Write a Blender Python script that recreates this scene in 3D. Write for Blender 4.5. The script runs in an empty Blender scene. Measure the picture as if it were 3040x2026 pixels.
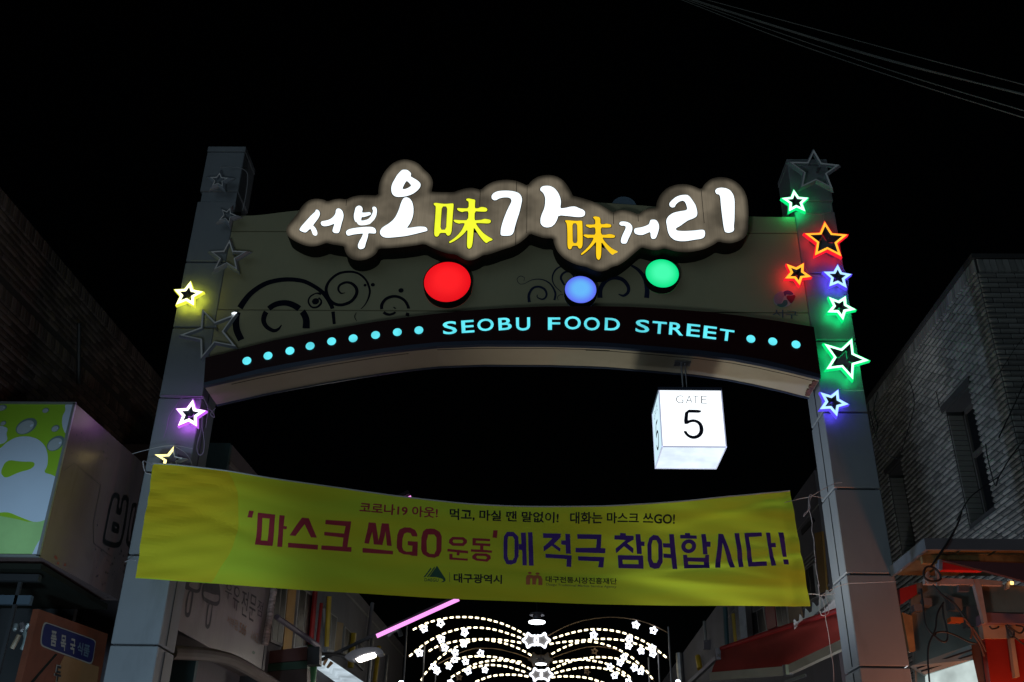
import bpy, math, random
from mathutils import Vector, Matrix
from mathutils.geometry import tessellate_polygon, delaunay_2d_cdt
random.seed(7)
SC = bpy.context.scene
COL = SC.collection
# ------------------------------------------------------------------ camera
FPX = 2956.0
TH, YAW, ROLL = math.radians(27.7), math.radians(1.3), math.radians(0.95)
RM = Matrix.Rotation(YAW, 3, 'Z') @ Matrix.Rotation(math.pi/2+TH, 3, 'X') @ Matrix.Rotation(ROLL, 3, 'Z')
EYE = Vector((0, 0, 1.6))
cam = bpy.data.cameras.new('camera')
cam.sensor_width = 36.0
cam.lens = FPX/3040*36
cam.clip_start = .05
cam.clip_end = 3000
camo = bpy.data.objects.new('camera', cam)
COL.objects.link(camo)
camo.matrix_world = Matrix.Translation(EYE) @ RM.to_4x4()
SC.camera = camo
# ------------------------------------------------------------------ night sky and general light
SC.view_settings.view_transform = 'Standard'
SC.view_settings.look = 'None'
SC.view_settings.exposure = 0
SC.view_settings.gamma = 1
SC.view_settings.use_curve_mapping = False
SC.cycles.use_denoising = True
SC.cycles.max_bounces = 6
SC.cycles.diffuse_bounces = 3
SC.cycles.glossy_bounces = 3
SC.cycles.sample_clamp_indirect = 3.0
W = bpy.data.worlds.new("World")
SC.world = W
W.use_nodes = True
wn = W.node_tree
bg = wn.nodes['Background']
sky = wn.nodes.new('ShaderNodeTexSky')
sky.sky_type = 'NISHITA'
sky.sun_disc = False
sky.sun_elevation = math.radians(7)
sky.sun_rotation = math.radians(221)
wn.links.new(sky.outputs[0], bg.inputs[0])
bg.inputs[1].default_value = 0.00012
def lamp(name, kind, loc, power, color, size=.1, rot=None, angle=None, spot=None):
    l = bpy.data.lights.new(name, kind)
    l.energy = power
    l.color = color
    if kind == 'SUN': l.angle = angle
    else: l.shadow_soft_size = size
    if spot: l.spot_size = math.radians(spot); l.spot_blend = .6
    o = bpy.data.objects.new(name, l)
    COL.objects.link(o)
    o.location = loc
    if rot is not None:
        o.rotation_euler = Vector(rot).to_track_quat('-Z', 'Y').to_euler()
    return o
lamp('night_glow_sun', 'SUN', (-4, -5, 9), .17, (.62, .84, 1.0), rot=(.50, .84, -.10), angle=math.radians(60))
# lamps of the shops and stalls below the picture
lamp('front_fill_light', 'POINT', (-1.5, 1.5, 1.3), 235, (.74, .90, 1.0), .4)  # unseen fill added to brighten banner and gate front, no street lamp stands here
lamp('shop_lamp_left', 'SPOT', (-3.2, 4.6, 1.3), 370, (.55, .80, 1.0), .25, rot=(-1.15, 5.4, 2.3), spot=46)
lamp('shop_lamp_across', 'SPOT', (-1.6, 11.3, 2.4), 330, (.55, .72, 1.0), .15, rot=(4.8, -1.0, 2.9), spot=44)
lamp('stall_lamp_white', 'SPOT', (1.85, 9.95, 2.3), 165, (1, .95, .84), .17, rot=(.10, 0, 1), spot=84)
lamp('stall_lamp_orange', 'POINT', (4.1, 8.85, 2.3), 55, (1, .24, .05), .12)
lamp('stall_lamp_inside', 'POINT', (4.5, 9.35, 1.9), 5, (.85, .95, 1.0), .1)
lamp('shop_lamp_tile', 'POINT', (4.2, 11.3, 2.65), 42, (.92, .96, 1.0), .15)
lamp('alley_lamp', 'POINT', (-2.4, 13.4, 2.3), 17, (1, .80, .72), .15)
lamp('street_lamp_light', 'POINT', (-2.75, 17.6, 4.1), 20, (1, .92, .84), .12)
lamp('far_alley_lamp', 'POINT', (2.6, 11.2, 2.6), 7, (.95, .95, 1.0), .15)

# ------------------------------------------------------------------ measuring: rays to real planes of the place
def ray(x, y):
    return RM @ Vector(((x-1520)/FPX, (1013-y)/FPX, -1))
def PY(x, y, v):
    d = ray(x, y); return EYE + d*((v-EYE.y)/d.y)
def PX(x, y, v):
    d = ray(x, y); return EYE + d*((v-EYE.x)/d.x)
def PZ(x, y, v):
    d = ray(x, y); return EYE + d*((v-EYE.z)/d.z)
def FR(ox, oy, s):
    return lambda pts: [(ox+x*s, oy+y*s) for x, y in pts]
FA = FR(840, 460, .21688); FB = FR(1260, 460, .21688); FC = FR(1640, 500, .255)
FD = FR(660, 760, .255); FE = FR(1500, 740, .2975); FG = FR(1900, 1140, .16584)
D3 = FR(700, 1480, .2975); D4 = FR(1300, 1480, .4675); D5 = FR(1200, 1660, .2975)
# ------------------------------------------------------------------ object helpers
ORG = {}
def thing(name, label, cat, loc, group=None, kind=None):
    o = bpy.data.objects.new(name, None)
    COL.objects.link(o)
    o.location = loc
    o.empty_display_size = .2
    ORG[o.name] = Vector(loc)
    o['label'] = label; o['category'] = cat
    if group: o['group'] = group
    if kind: o['kind'] = kind
    return o
def tag(o, label=None, cat=None, group=None, kind=None):
    if label: o['label'] = label
    if cat: o['category'] = cat
    if group: o['group'] = group
    if kind: o['kind'] = kind
    return o
def mesh(name, V, Fs, m, parent=None, smooth=False, mats=None, mi=None, loc=None):
    if parent is not None: org = ORG[parent.name]
    elif loc is not None: org = Vector(loc)
    else:
        lo = [min(v[k] for v in V) for k in range(3)]; hi = [max(v[k] for v in V) for k in range(3)]
        org = Vector(((lo[0]+hi[0])/2, (lo[1]+hi[1])/2, lo[2]))
    me = bpy.data.meshes.new(name)
    me.from_pydata([(v[0]-org.x, v[1]-org.y, v[2]-org.z) for v in V], [], Fs)
    for mm in (mats if mats is not None else [m]): me.materials.append(mm)
    if mi: me.polygons.foreach_set('material_index', mi)
    if smooth: me.polygons.foreach_set('use_smooth', [True]*len(me.polygons))
    me.update()
    o = bpy.data.objects.new(name, me)
    COL.objects.link(o)
    if parent is not None: o.parent = parent
    else: o.location = org
    ORG[o.name] = org
    return o
class MB:
    def __init__(s): s.V = []; s.F = []; s.M = []
    def add(s, V, F, mi=0):
        n = len(s.V); s.V += [tuple(v) for v in V]; s.F += [tuple(i+n for i in f) for f in F]; s.M += [mi]*len(F); return s
    def box(s, a, b, mi=0, bev=0):
        x0, y0, z0 = a; x1, y1, z1 = b
        if x0 > x1: x0, x1 = x1, x0
        if y0 > y1: y0, y1 = y1, y0
        if z0 > z1: z0, z1 = z1, z0
        if bev <= 0:
            V = [(x0,y0,z0),(x1,y0,z0),(x1,y1,z0),(x0,y1,z0),(x0,y0,z1),(x1,y0,z1),(x1,y1,z1),(x0,y1,z1)]
            return s.add(V, [(0,3,2,1),(4,5,6,7),(0,1,5,4),(1,2,6,5),(2,3,7,6),(3,0,4,7)], mi)
        b_ = bev
        V = []
        for z, i in ((z0, b_), (z0+b_, 0), (z1-b_, 0), (z1, b_)):
            for (cx, cy, sx, sy) in ((x0,y0,1,1),(x1,y0,-1,1),(x1,y1,-1,-1),(x0,y1,1,-1)):
                if i: V += [(cx+sx*i, cy+sy*i, z)]*2
                elif (sx, sy) in ((1,1),(-1,-1)): V += [(cx, cy+sy*b_, z), (cx+sx*b_, cy, z)]
                else: V += [(cx+sx*b_, cy, z), (cx, cy+sy*b_, z)]
        F = []
        for r in range(3):
            for k in range(8):
                F.append((r*8+k, r*8+(k+1) % 8, (r+1)*8+(k+1) % 8, (r+1)*8+k))
        F.append(tuple(range(7, -1, -1))); F.append(tuple(range(24, 32)))
        return s.add(V, F, mi)
    def hexa(s, q0, q1, mi=0):
        "box between two quads (4 corners each)"
        V = list(q0)+list(q1)
        return s.add(V, [(0,3,2,1),(4,5,6,7),(0,1,5,4),(1,2,6,5),(2,3,7,6),(3,0,4,7)], mi)
    def tube(s, pts, r, n=6, mi=0, caps=True):
        pts = [Vector(p) for p in pts]
        rs = r if isinstance(r, (list, tuple)) else [r]*len(pts)
        V = []; F = []
        prev = None
        for i, p in enumerate(pts):
            t = (pts[min(i+1, len(pts)-1)]-pts[max(i-1, 0)])
            if t.length < 1e-9: t = Vector((0, 0, 1))
            t.normalize()
            if prev is None:
                a = Vector((0, 0, 1)) if abs(t.z) < .9 else Vector((1, 0, 0))
                u = t.cross(a).normalized()
            else:
                u = (prev - t*prev.dot(t)).normalized()
            prev = u; w = t.cross(u)
            for k in range(n):
                an = 2*math.pi*k/n
                V.append(p+(u*math.cos(an)+w*math.sin(an))*rs[i])
        for i in range(len(pts)-1):
            for k in range(n):
                F.append((i*n+k, i*n+(k+1) % n, (i+1)*n+(k+1) % n, (i+1)*n+k))
        if caps:
            F.append(tuple(range(n-1, -1, -1))); F.append(tuple(range((len(pts)-1)*n, len(pts)*n)))
        return s.add(V, F, mi)
    def bar(s, p, q, w, h=None, mi=0):
        "square bar from p to q"
        p = Vector(p); q = Vector(q); h = h or w
        t = (q-p).normalized(); a = Vector((0, 0, 1)) if abs(t.z) < .9 else Vector((0, 1, 0))
        u = t.cross(a).normalized()*w/2; v = t.cross(u).normalized()*h/2
        return s.hexa([p-u-v, p+u-v, p+u+v, p-u+v], [q-u-v, q+u-v, q+u+v, q-u+v], mi)
    def build(s, name, m, parent=None, smooth=False, mats=None, loc=None):
        return mesh(name, s.V, s.F, m, parent, smooth, mats, s.M if mats else None, loc)
def cr(pts, n=6, closed=False):
    "catmull-rom through points (any dimension)"
    out = []; N = len(pts)
    rng = range(N) if closed else range(N-1)
    for i in rng:
        if closed: a, b, c, d = pts[(i-1) % N], pts[i], pts[(i+1) % N], pts[(i+2) % N]
        else: a, b, c, d = pts[max(i-1, 0)], pts[i], pts[i+1], pts[min(i+2, N-1)]
        for k in range(n):
            t = k/n
            out.append(tuple(.5*(2*b[j]+(c[j]-a[j])*t+(2*a[j]-5*b[j]+4*c[j]-d[j])*t*t+(3*b[j]-a[j]-3*c[j]+d[j])*t**3) for j in range(len(b))))
    if not closed: out.append(tuple(pts[-1]))
    return out
def chaikin(p, it=1):
    for _ in range(it):
        q = []
        for i in range(len(p)):
            a, b = p[i], p[(i+1) % len(p)]
            q.append((a[0]*.78+b[0]*.22, a[1]*.78+b[1]*.22)); q.append((a[0]*.22+b[0]*.78, a[1]*.22+b[1]*.78))
        p = q
    return p
def area2(l):
    return sum(l[i][0]*l[(i+1) % len(l)][1]-l[(i+1) % len(l)][0]*l[i][1] for i in range(len(l)))
def plate(loops, fn, depth=0, back=True):
    """solid plate from 2-D loops (first outer, others holes); fn maps (u,v,d) to a point, d = depth behind the front"""
    tris = tessellate_polygon([[Vector((u, v, 0)) for u, v in l] for l in loops])
    flat = [p for l in loops for p in l]
    n = len(flat)
    V = [fn(u, v, 0) for u, v in flat]
    F = []
    for t in tris:
        a, b, c = (flat[i] for i in t)
        if (b[0]-a[0])*(c[1]-a[1])-(c[0]-a[0])*(b[1]-a[1]) < 0: t = (t[0], t[2], t[1])
        F.append(tuple(t))
    if depth:
        V += [fn(u, v, depth) for u, v in flat]
        if back: F += [(a+n, c+n, b+n) for a, b, c in F]
        o = 0
        for l in loops:
            m_ = len(l); ccw = area2(l) > 0
            if l is not loops[0]: ccw = not (area2(l) > 0) if area2(loops[0]) > 0 else area2(l) > 0; ccw = ccw
            for i in range(m_):
                a = o+i; b = o+(i+1) % m_
                F.append((a, a+n, b+n, b))
            o += m_
    return V, F
def px_loops_to_xz(loops, Y):
    out = []
    for l in loops:
        q = []
        for x, y in l:
            p = PY(x, y, Y); q.append((p.x, p.z))
        out.append(q)
    return out
def xz_plate(name, loops, Y, depth, m, parent, **k):
    V, F = plate(loops, lambda u, v, d: (u, Y+d, v), depth)
    return mesh(name, V, F, m, parent, **k)
# ------------------------------------------------------------------ text from the built-in font
_tc = {}
def text_mesh(s, bold=0.0):
    key = (s, bold)
    if key in _tc: return _tc[key]
    c = bpy.data.curves.new('t', 'FONT'); c.body = s; c.offset = bold; c.resolution_u = 4
    o = bpy.data.objects.new('t', c); COL.objects.link(o)
    dg = bpy.context.evaluated_depsgraph_get(); dg.update()
    me = bpy.data.meshes.new_from_object(o.evaluated_get(dg))
    V = [(v.co.x, v.co.y) for v in me.vertices]; F = [tuple(p.vertices) for p in me.polygons]
    bpy.data.objects.remove(o); bpy.data.curves.remove(c); bpy.data.meshes.remove(me)
    x0 = min(v[0] for v in V); x1 = max(v[0] for v in V); y0 = min(v[1] for v in V); y1 = max(v[1] for v in V)
    V = [((v[0]-x0)/(x1-x0), (v[1]-y0)/(y1-y0)) for v in V]
    _tc[key] = (V, F, (x1-x0)/(y1-y0))
    return _tc[key]
def text_quad(name, s, quad, fn, m, parent, bold=0.0):
    "text stretched over the pixel quad TL,TR,BR,BL; fn(px,py)->point"
    V, F, _ = text_mesh(s, bold)
    TL, TR, BR, BL = quad
    out = []
    for u, v in V:
        x = (TL[0]*(1-u)+TR[0]*u)*v+(BL[0]*(1-u)+BR[0]*u)*(1-v)
        y = (TL[1]*(1-u)+TR[1]*u)*v+(BL[1]*(1-u)+BR[1]*u)*(1-v)
        out.append(fn(x, y))
    return mesh(name, out, F, m, parent)
# ------------------------------------------------------------------ materials
def mat(name, color, rough=.6, metal=0.0, var=.12, scale=3.0, bump=0.0, bscale=40.0, dirt=0.0, dirtcol=None, stretch=None, emit=None, es=0.0, spec=None, alpha=None):
    m = bpy.data.materials.new(name); m.use_nodes = True
    nt = m.node_tree; N = nt.nodes; L = nt.links
    b = N['Principled BSDF']
    b.inputs['Roughness'].default_value = rough
    b.inputs['Metallic'].default_value = metal
    if spec is not None: b.inputs['Specular IOR Level'].default_value = spec
    tc = N.new('ShaderNodeTexCoord')
    src = tc.outputs['Object']
    if stretch:
        mp = N.new('ShaderNodeMapping'); mp.inputs['Scale'].default_value = stretch
        L.new(src, mp.inputs[0]); src = mp.outputs[0]
    nz = N.new('ShaderNodeTexNoise'); nz.inputs['Scale'].default_value = scale; nz.inputs['Detail'].default_value = 6
    L.new(src, nz.inputs['Vector'])
    rp = N.new('ShaderNodeValToRGB')
    c = color
    rp.color_ramp.elements[0].position = .3; rp.color_ramp.elements[1].position = .7
    rp.color_ramp.elements[0].color = (c[0]*(1-var), c[1]*(1-var), c[2]*(1-var), 1)
    rp.color_ramp.elements[1].color = (min(1, c[0]*(1+var)), min(1, c[1]*(1+var)), min(1, c[2]*(1+var)), 1)
    L.new(nz.outputs['Fac'], rp.inputs[0])
    out = rp.outputs[0]
    if dirt > 0:
        n2 = N.new('ShaderNodeTexNoise'); n2.inputs['Scale'].default_value = scale*2.7; n2.inputs['Detail'].default_value = 9; n2.inputs['Roughness'].default_value = .7
        mp2 = N.new('ShaderNodeMapping'); mp2.inputs['Scale'].default_value = (1, 1, .25)
        L.new(tc.outputs['Object'], mp2.inputs[0]); L.new(mp2.outputs[0], n2.inputs['Vector'])
        r2 = N.new('ShaderNodeValToRGB'); r2.color_ramp.elements[0].position = .52; r2.color_ramp.elements[1].position = .72
        L.new(n2.outputs['Fac'], r2.inputs[0])
        mx = N.new('ShaderNodeMix'); mx.data_type = 'RGBA'
        mu = N.new('ShaderNodeMath'); mu.operation = 'MULTIPLY'; mu.inputs[1].default_value = dirt
        L.new(r2.outputs[0], mu.inputs[0]); L.new(mu.outputs[0], mx.inputs[0])
        L.new(out, mx.inputs[6]); dc = dirtcol or (c[0]*.3, c[1]*.28, c[2]*.24)
        mx.inputs[7].default_value = (*dc, 1)
        out = mx.outputs[2]
    L.new(out, b.inputs['Base Color'])
    if bump > 0:
        bn = N.new('ShaderNodeTexNoise'); bn.inputs['Scale'].default_value = bscale; bn.inputs['Detail'].default_value = 5
        L.new(src, bn.inputs['Vector'])
        bp = N.new('ShaderNodeBump'); bp.inputs['Strength'].default_value = bump; bp.inputs['Distance'].default_value = .02
        L.new(bn.outputs['Fac'], bp.inputs['Height']); L.new(bp.outputs[0], b.inputs['Normal'])
    if emit:
        b.inputs['Emission Color'].default_value = (*emit, 1); b.inputs['Emission Strength'].default_value = es
    return m
def glow(name, color, strength, var=.08, scale=4.0, stretch=None, base=(.04, .04, .04)):
    "lit acrylic or LED face with slightly uneven brightness"
    m = bpy.data.materials.new(name); m.use_nodes = True
    nt = m.node_tree; N = nt.nodes; L = nt.links; b = N['Principled BSDF']
    b.inputs['Base Color'].default_value = (*base, 1); b.inputs['Roughness'].default_value = .5; b.inputs['Specular IOR Level'].default_value = .15
    tc = N.new('ShaderNodeTexCoord'); nz = N.new('ShaderNodeTexNoise'); nz.inputs['Scale'].default_value = scale; nz.inputs['Detail'].default_value = 3
    src = tc.outputs['Object']
    if stretch:
        mp = N.new('ShaderNodeMapping'); mp.inputs['Scale'].default_value = stretch; L.new(src, mp.inputs[0]); src = mp.outputs[0]
    L.new(src, nz.inputs['Vector'])
    mr = N.new('ShaderNodeMapRange'); mr.inputs['From Min'].default_value = .3; mr.inputs['From Max'].default_value = .7
    mr.inputs['To Min'].default_value = strength*(1-var); mr.inputs['To Max'].default_value = strength*(1+var)
    L.new(nz.outputs['Fac'], mr.inputs[0]); L.new(mr.outputs[0], b.inputs['Emission Strength'])
    b.inputs['Emission Color'].default_value = (*color, 1)
    return m
M = {}
M['pillar'] = mat('pillar_metal', (.25, .275, .30), .42, .0, .09, 1.3, .06, 9, .38, (.13, .14, .15))
M['joint'] = mat('joint_black', (.03, .032, .035), .8)
M['panel'] = mat('header_olive', (.44, .415, .25), .6, 0, .07, .9, .06, 5, .25, (.20, .26, .19))
M['panel_edge'] = mat('header_edge', (.16, .17, .15), .6)
M['maroon'] = mat('band_maroon', (.030, .006, .007), .4, 0, .1, spec=.2)
M['trim'] = mat('blue_trim', (.04, .055, .09), .3, .3)
M['soffit'] = mat('soffit_beige', (.34, .30, .215), .5, 0, .05, 1.2, .05, 6, .12)
M['scroll'] = mat('scroll_navy', (.006, .009, .022), .8, spec=.1)
M['casing'] = mat('sign_casing', (.014, .016, .012), .8, spec=.15)
M['rust'] = mat('rust', (.12, .05, .03), .9, 0, .4, 30)
M['steel'] = mat('dull_steel', (.30, .31, .33), .35, .8, .15, 8)
M['dark'] = mat('dark_metal', (.03, .032, .036), .5, .2)
M['black'] = mat('black_print', (.008, .008, .01), .6)
M['wire'] = mat('wire_grey', (.20, .21, .19), .5)
M['cable'] = mat('cable_black', (.012, .012, .014), .5)
M['string'] = mat('string_pale', (.55, .55, .58), .7)
# ================================================================== SETTING
g = mesh('road', [(-60, -60, 0), (60, -60, 0), (60, 140, 0), (-60, 140, 0)], [(0, 1, 2, 3)], mat('asphalt', (.05, .05, .052), .85, 0, .3, 2, .5, 60))
tag(g, kind='structure')
# ================================================================== GATE
GATE = thing('entrance_gate', 'tall steel gate spanning the market street with lit lettering on its arched header', 'gate', (-.24, 10, 0))
YG = 10.0
def pillar(x0, x1, dz, ztop, capx):
    p = MB().box((x0+.05, YG+.03, 0), (x1-.05, YG+.44, ztop-.12)).build('pillar', M['joint'], GATE)
    zs = [0.02, .75, 1.65, 2.55, 3.453, 4.351, 5.25, 6.12, 7.0, 7.89, 8.776]
    for a, b in zip(zs[:-1], zs[1:]):
        MB().box((x0, YG, a+dz+.009), (x1, YG+.49, b+dz-.009), bev=.008).build('cladding_panel', M['pillar'], p)
        # narrow upright fold line on the inner side
        xs = x1 if x0 < 0 else x0
        sg = 1 if x0 < 0 else -1
        MB().box((xs-.002*sg, YG+.20, a+dz+.03), (xs+.006*sg, YG+.215, b+dz-.03)).build('fold', M['joint'], p)
    MB().box((x0+.03, YG+.02, 8.776+dz), (x1-.012, YG+.47, 8.918+dz+.002)).build('neck', M['pillar'], p)
    MB().box((capx[0], YG, 8.918+dz+.006), (capx[1], YG+.49, ztop-.09), bev=.008).build('cap_block', M['pillar'], p)
    MB().box((capx[0]-.004, YG-.004, ztop-.08), (capx[1]+.004, YG+.494, ztop), bev=.006).build('cap_lid', M['pillar'], p)
    return p
pillar(-4.13, -3.652, 0, 9.62, (-4.128, -3.65))
pillar(3.17, 3.655, -.12, 9.44, (3.165, 3.66))
# header panel: curved top, three rows with recessed joints
TOPC = [(-3.645, 8.56)]+[(PY(x, y, YG).x, PY(x, y, YG).z) for x, y in [(760, 640), (889, 625), (1150, 601), (1420, 590), (1650, 594), (1812, 604), (1946, 614), (2100, 628), (2223, 643)]]+[(3.162, 8.565)]
TOPC = cr(TOPC, 4)
BANDT = [PY(x, y, 9.70) for x, y in [(610, 1062), (660, 1051), (736, 1030), (813, 1011), (890, 996), (966, 981), (1042, 968), (1119, 955), (1196, 944), (1260, 936), (1380, 923), (1500, 915), (1619, 910), (1738, 909), (1857, 911), (1976, 917), (2095, 926), (2200, 938), (2300, 952), (2416, 971)]]
BANDB = [PY(x, y, 9.70) for x, y in [(605, 1137), (680, 1119), (760, 1099), (850, 1081), (939, 1066), (1030, 1051), (1117, 1038), (1210, 1026), (1296, 1017), (1430, 1012), (1519, 1012), (1634, 1013), (1740, 1015), (1812, 1019), (1946, 1029), (2080, 1041), (2180, 1054), (2259, 1067), (2345, 1088), (2436, 1112)]]
def zat(C, x):
    for a, b in zip(C[:-1], C[1:]):
        if a[0] <= x <= b[0]:
            return a[1]+(b[1]-a[1])*(x-a[0])/(b[0]-a[0])
    return C[0][1] if x < C[0][0] else C[-1][1]
bt = [(p.x, p.z) for p in BANDT]; bb = [(p.x, p.z) for p in BANDB]
def header_row(zlo, zhi, name='header_panel'):
    xs = [-3.645+6.807*i/60 for i in range(61)]
    top = [(x, min(zhi, zat(TOPC, x))) for x in xs]
    bot = []
    for x in xs:
        lo = zlo if zlo is not None else zat(bt, x)-.12
        bot.append((x, max(lo, zat(bt, x)-.12)))
    keep = [i for i in range(61) if top[i][1] > bot[i][1]+.002]
    runs = []; cur = []
    for i in range(61):
        if i in keep: cur.append(i)
        elif cur: runs.append(cur); cur = []
    if cur: runs.append(cur)
    for r in runs:
        loop = [bot[i] for i in r]+[top[i] for i in reversed(r)]
        xz_plate(name, [loop], YG, .14, M['panel'], GATE)
header_row(8.335, 99); header_row(7.245, 8.320); header_row(None, 7.230)
xs = [-3.64+6.797*i/60 for i in range(61)]
xz_plate('header_core', [[(x, zat(bt, x)-.1) for x in xs]+[(x, zat(TOPC, x)-.02) for x in reversed(xs)]], YG+.02, .3, M['panel_edge'], GATE)
# round blue lamp dome peeping over the header
c = PY(1852, 612, 10.06); c2 = PY(1889, 612, 10.06)
r_ = (c2-c).x
xz_plate('round_crest', [[(c.x+r_*1.0*math.cos(a), c.z-.02+r_*1.0*math.sin(a)) for a in [2*math.pi*k/32 for k in range(32)]]], YG+.05, .06, mat('crest_blue', (.16, .24, .32), .5), GATE)
# maroon band, blue trim and soffit
band = xz_plate('name_band', [[(p.x, p.z) for p in BANDB]+[(p.x, p.z) for p in reversed(BANDT)]], 9.70, .30, M['maroon'], GATE)
SB = [PY(x, y, 9.70) for x, y in [(605, 1147), (680, 1130), (760, 1112), (850, 1095), (939, 1079), (1030, 1064), (1117, 1050), (1210, 1038), (1296, 1029), (1430, 1024), (1519, 1024.5), (1634, 1025), (1740, 1028), (1812, 1031), (1946, 1042), (2080, 1054), (2180, 1067), (2259, 1082), (2345, 1101), (2436, 1124)]]
mb = MB()
for (a, b, c_, d) in zip(BANDB[:-1], BANDB[1:], SB[:-1], SB[1:]):
    mb.hexa([(c_.x, 9.693, c_.z), (d.x, 9.693, d.z), (b.x, 9.693, b.z-.001), (a.x, 9.693, a.z-.001)], [(c_.x, 9.75, c_.z), (d.x, 9.75, d.z), (b.x, 9.75, b.z-.001), (a.x, 9.75, a.z-.001)])
mb.build('band_trim', M['trim'], GATE)
mb = MB(); YB = 10.2
for a, b in zip(SB[:-1], SB[1:]):
    mb.hexa([(a.x, 9.752, a.z+.004), (b.x, 9.752, b.z+.004), (b.x, YB, b.z+.004), (a.x, YB, a.z+.004)], [(a.x, 9.752, a.z+.06), (b.x, 9.752, b.z+.06), (b.x, YB, b.z+.06), (a.x, YB, a.z+.06)])
mb.build('soffit', M['soffit'], GATE)
mb = MB()   # thin joint lines and dents along the soffit
for (ia, ib, yy) in ((1, 7, 9.80), (8, 13, 9.785), (12, 19, 9.80)):
    mb = MB()
    for a, b in zip(SB[ia:ib], SB[ia+1:ib+1]):
        mb.hexa([(a.x, yy, a.z+.001), (b.x, yy, b.z+.001), (b.x, yy+.008, b.z+.001), (a.x, yy+.008, a.z+.001)], [(a.x, yy, a.z+.02), (b.x, yy, b.z+.02), (b.x, yy+.008, b.z+.02), (a.x, yy+.008, a.z+.02)])
    mb.build('soffit_seam', M['casing'], GATE)
mb = MB()
for a, b in zip(SB[:-1], SB[1:]):
    mb.hexa([(a.x, YB, a.z-.008), (b.x, YB, b.z-.008), (b.x, YB+.03, b.z-.008), (a.x, YB+.03, a.z-.008)], [(a.x, YB, a.z+.5), (b.x, YB, b.z+.5), (b.x, YB+.03, b.z+.5), (a.x, YB+.03, a.z+.5)])
mb.build('back_fascia', M['trim'], GATE)
mb = MB()
p = SB[-1]
for k in range(7):
    mb.box((p.x-.05-random.random()*.03, 9.78+k*.055, p.z+.0015), (p.x-.004, 9.80+k*.055+.03, p.z+.02+.0015))
mb.build('rust_patch', M['rust'], GATE)
# scrolls printed on the header
_lift = [0]
def ribbon(name, pw, frame, Y, m, parent, cut=(), n=7, fn=None):
    _lift[0] = (_lift[0]+1) % 8
    y = Y-.003-.0005*_lift[0]
    pts = cr([(a, b, w) for a, b, w in pw], n)
    V = []; F = []
    L2 = []
    for i, (a, b, w) in enumerate(pts):
        a0 = pts[max(i-1, 0)]; a1 = pts[min(i+1, len(pts)-1)]
        dx, dy = a1[0]-a0[0], a1[1]-a0[1]; l = math.hypot(dx, dy) or 1
        nx, ny = -dy/l, dx/l
        w = max(w, 3)
        (p0,) = frame([(a+nx*w/2, b+ny*w/2)]); (p1,) = frame([(a-nx*w/2, b-ny*w/2)])
        L2.append((p0, p1))
    for p0, p1 in L2:
        if fn: V += [fn(*p0), fn(*p1)]
        else: V += [PY(p0[0], p0[1], y), PY(p1[0], p1[1], y)]
    for i in range(len(L2)-1):
        zc = (V[2*i][2]+V[2*i+3][2])/2
        if any(abs(zc-s) < .022 for s in cut): continue
        F.append((2*i, 2*i+1, 2*i+3, 2*i+2))
    return mesh(name, V, F, m, parent)
CUT = (7.2375, 8.3275)
def blob(c, r, frame, Y, m, parent, name='scroll_dot', ry=None):
    (p,) = frame([c]); (q,) = frame([(c[0]+r, c[1])])
    P = PY(p[0], p[1], Y-.006); R = (PY(q[0], q[1], Y-.006)-P).x
    return mesh(name, [(P.x+R*math.cos(t), Y-.006, P.z+R*math.sin(t)) for t in [2*math.pi*k/24 for k in range(24)]], [tuple(range(24))], m, parent)
for s in [
 [(220,980,80),(165,850,80),(165,700,75),(215,590,70),(320,450,60),(470,340,55),(620,290,52),(780,275,50),(940,295,48),(1060,350,46),(1160,420,48),(1220,490,50),(1270,580,48),(1288,650,42),(1303,795,35)],
 [(975,845,84),(975,740,78),(930,650,74),(840,580,70),(730,548,66),(610,570,62),(520,640,60),(480,740,58),(510,820,50),(590,870,42),(650,855,30),(690,805,10)],
 [(1150,445,30),(1090,438,16),(1020,480,18),(1003,540,20),(1040,595,20),(1100,598,22),(1145,560,25),(1150,520,20),(1120,490,22)],
 [(1600,630,6),(1660,570,12),(1705,480,20),(1715,390,24),(1670,280,24),(1580,205,24),(1470,185,26),(1350,210,28),(1250,290,30),(1208,390,36),(1240,500,40),(1310,560,36),(1400,570,34),(1500,530,36),(1560,450,38),(1560,380,38),(1510,325,32),(1440,310,28),(1370,340,26),(1350,390,24),(1380,435,18),(1430,430,6)],
 [(2150,700,40),(2165,600,34),(2110,510,32),(2010,472,32),(1910,500,34),(1855,575,36),(1870,650,34),(1940,685,28),(2010,660,24),(2020,620,20),(1990,597,8)],
 [(1560,660,6),(1540,710,10),(1565,760,6)]]:
    ribbon('scroll', s, FD, YG, M['scroll'], GATE, CUT)
blob((1085,530), 42, FD, YG, M['scroll'], GATE)
for c_, r in (((1662,342),18),((1752,337),24),((2080,403),30)): blob(c_, r, FD, YG, M['scroll'], GATE)
M['scroll2'] = mat('scroll_blue', (.018, .03, .07), .8, spec=.1)
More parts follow.
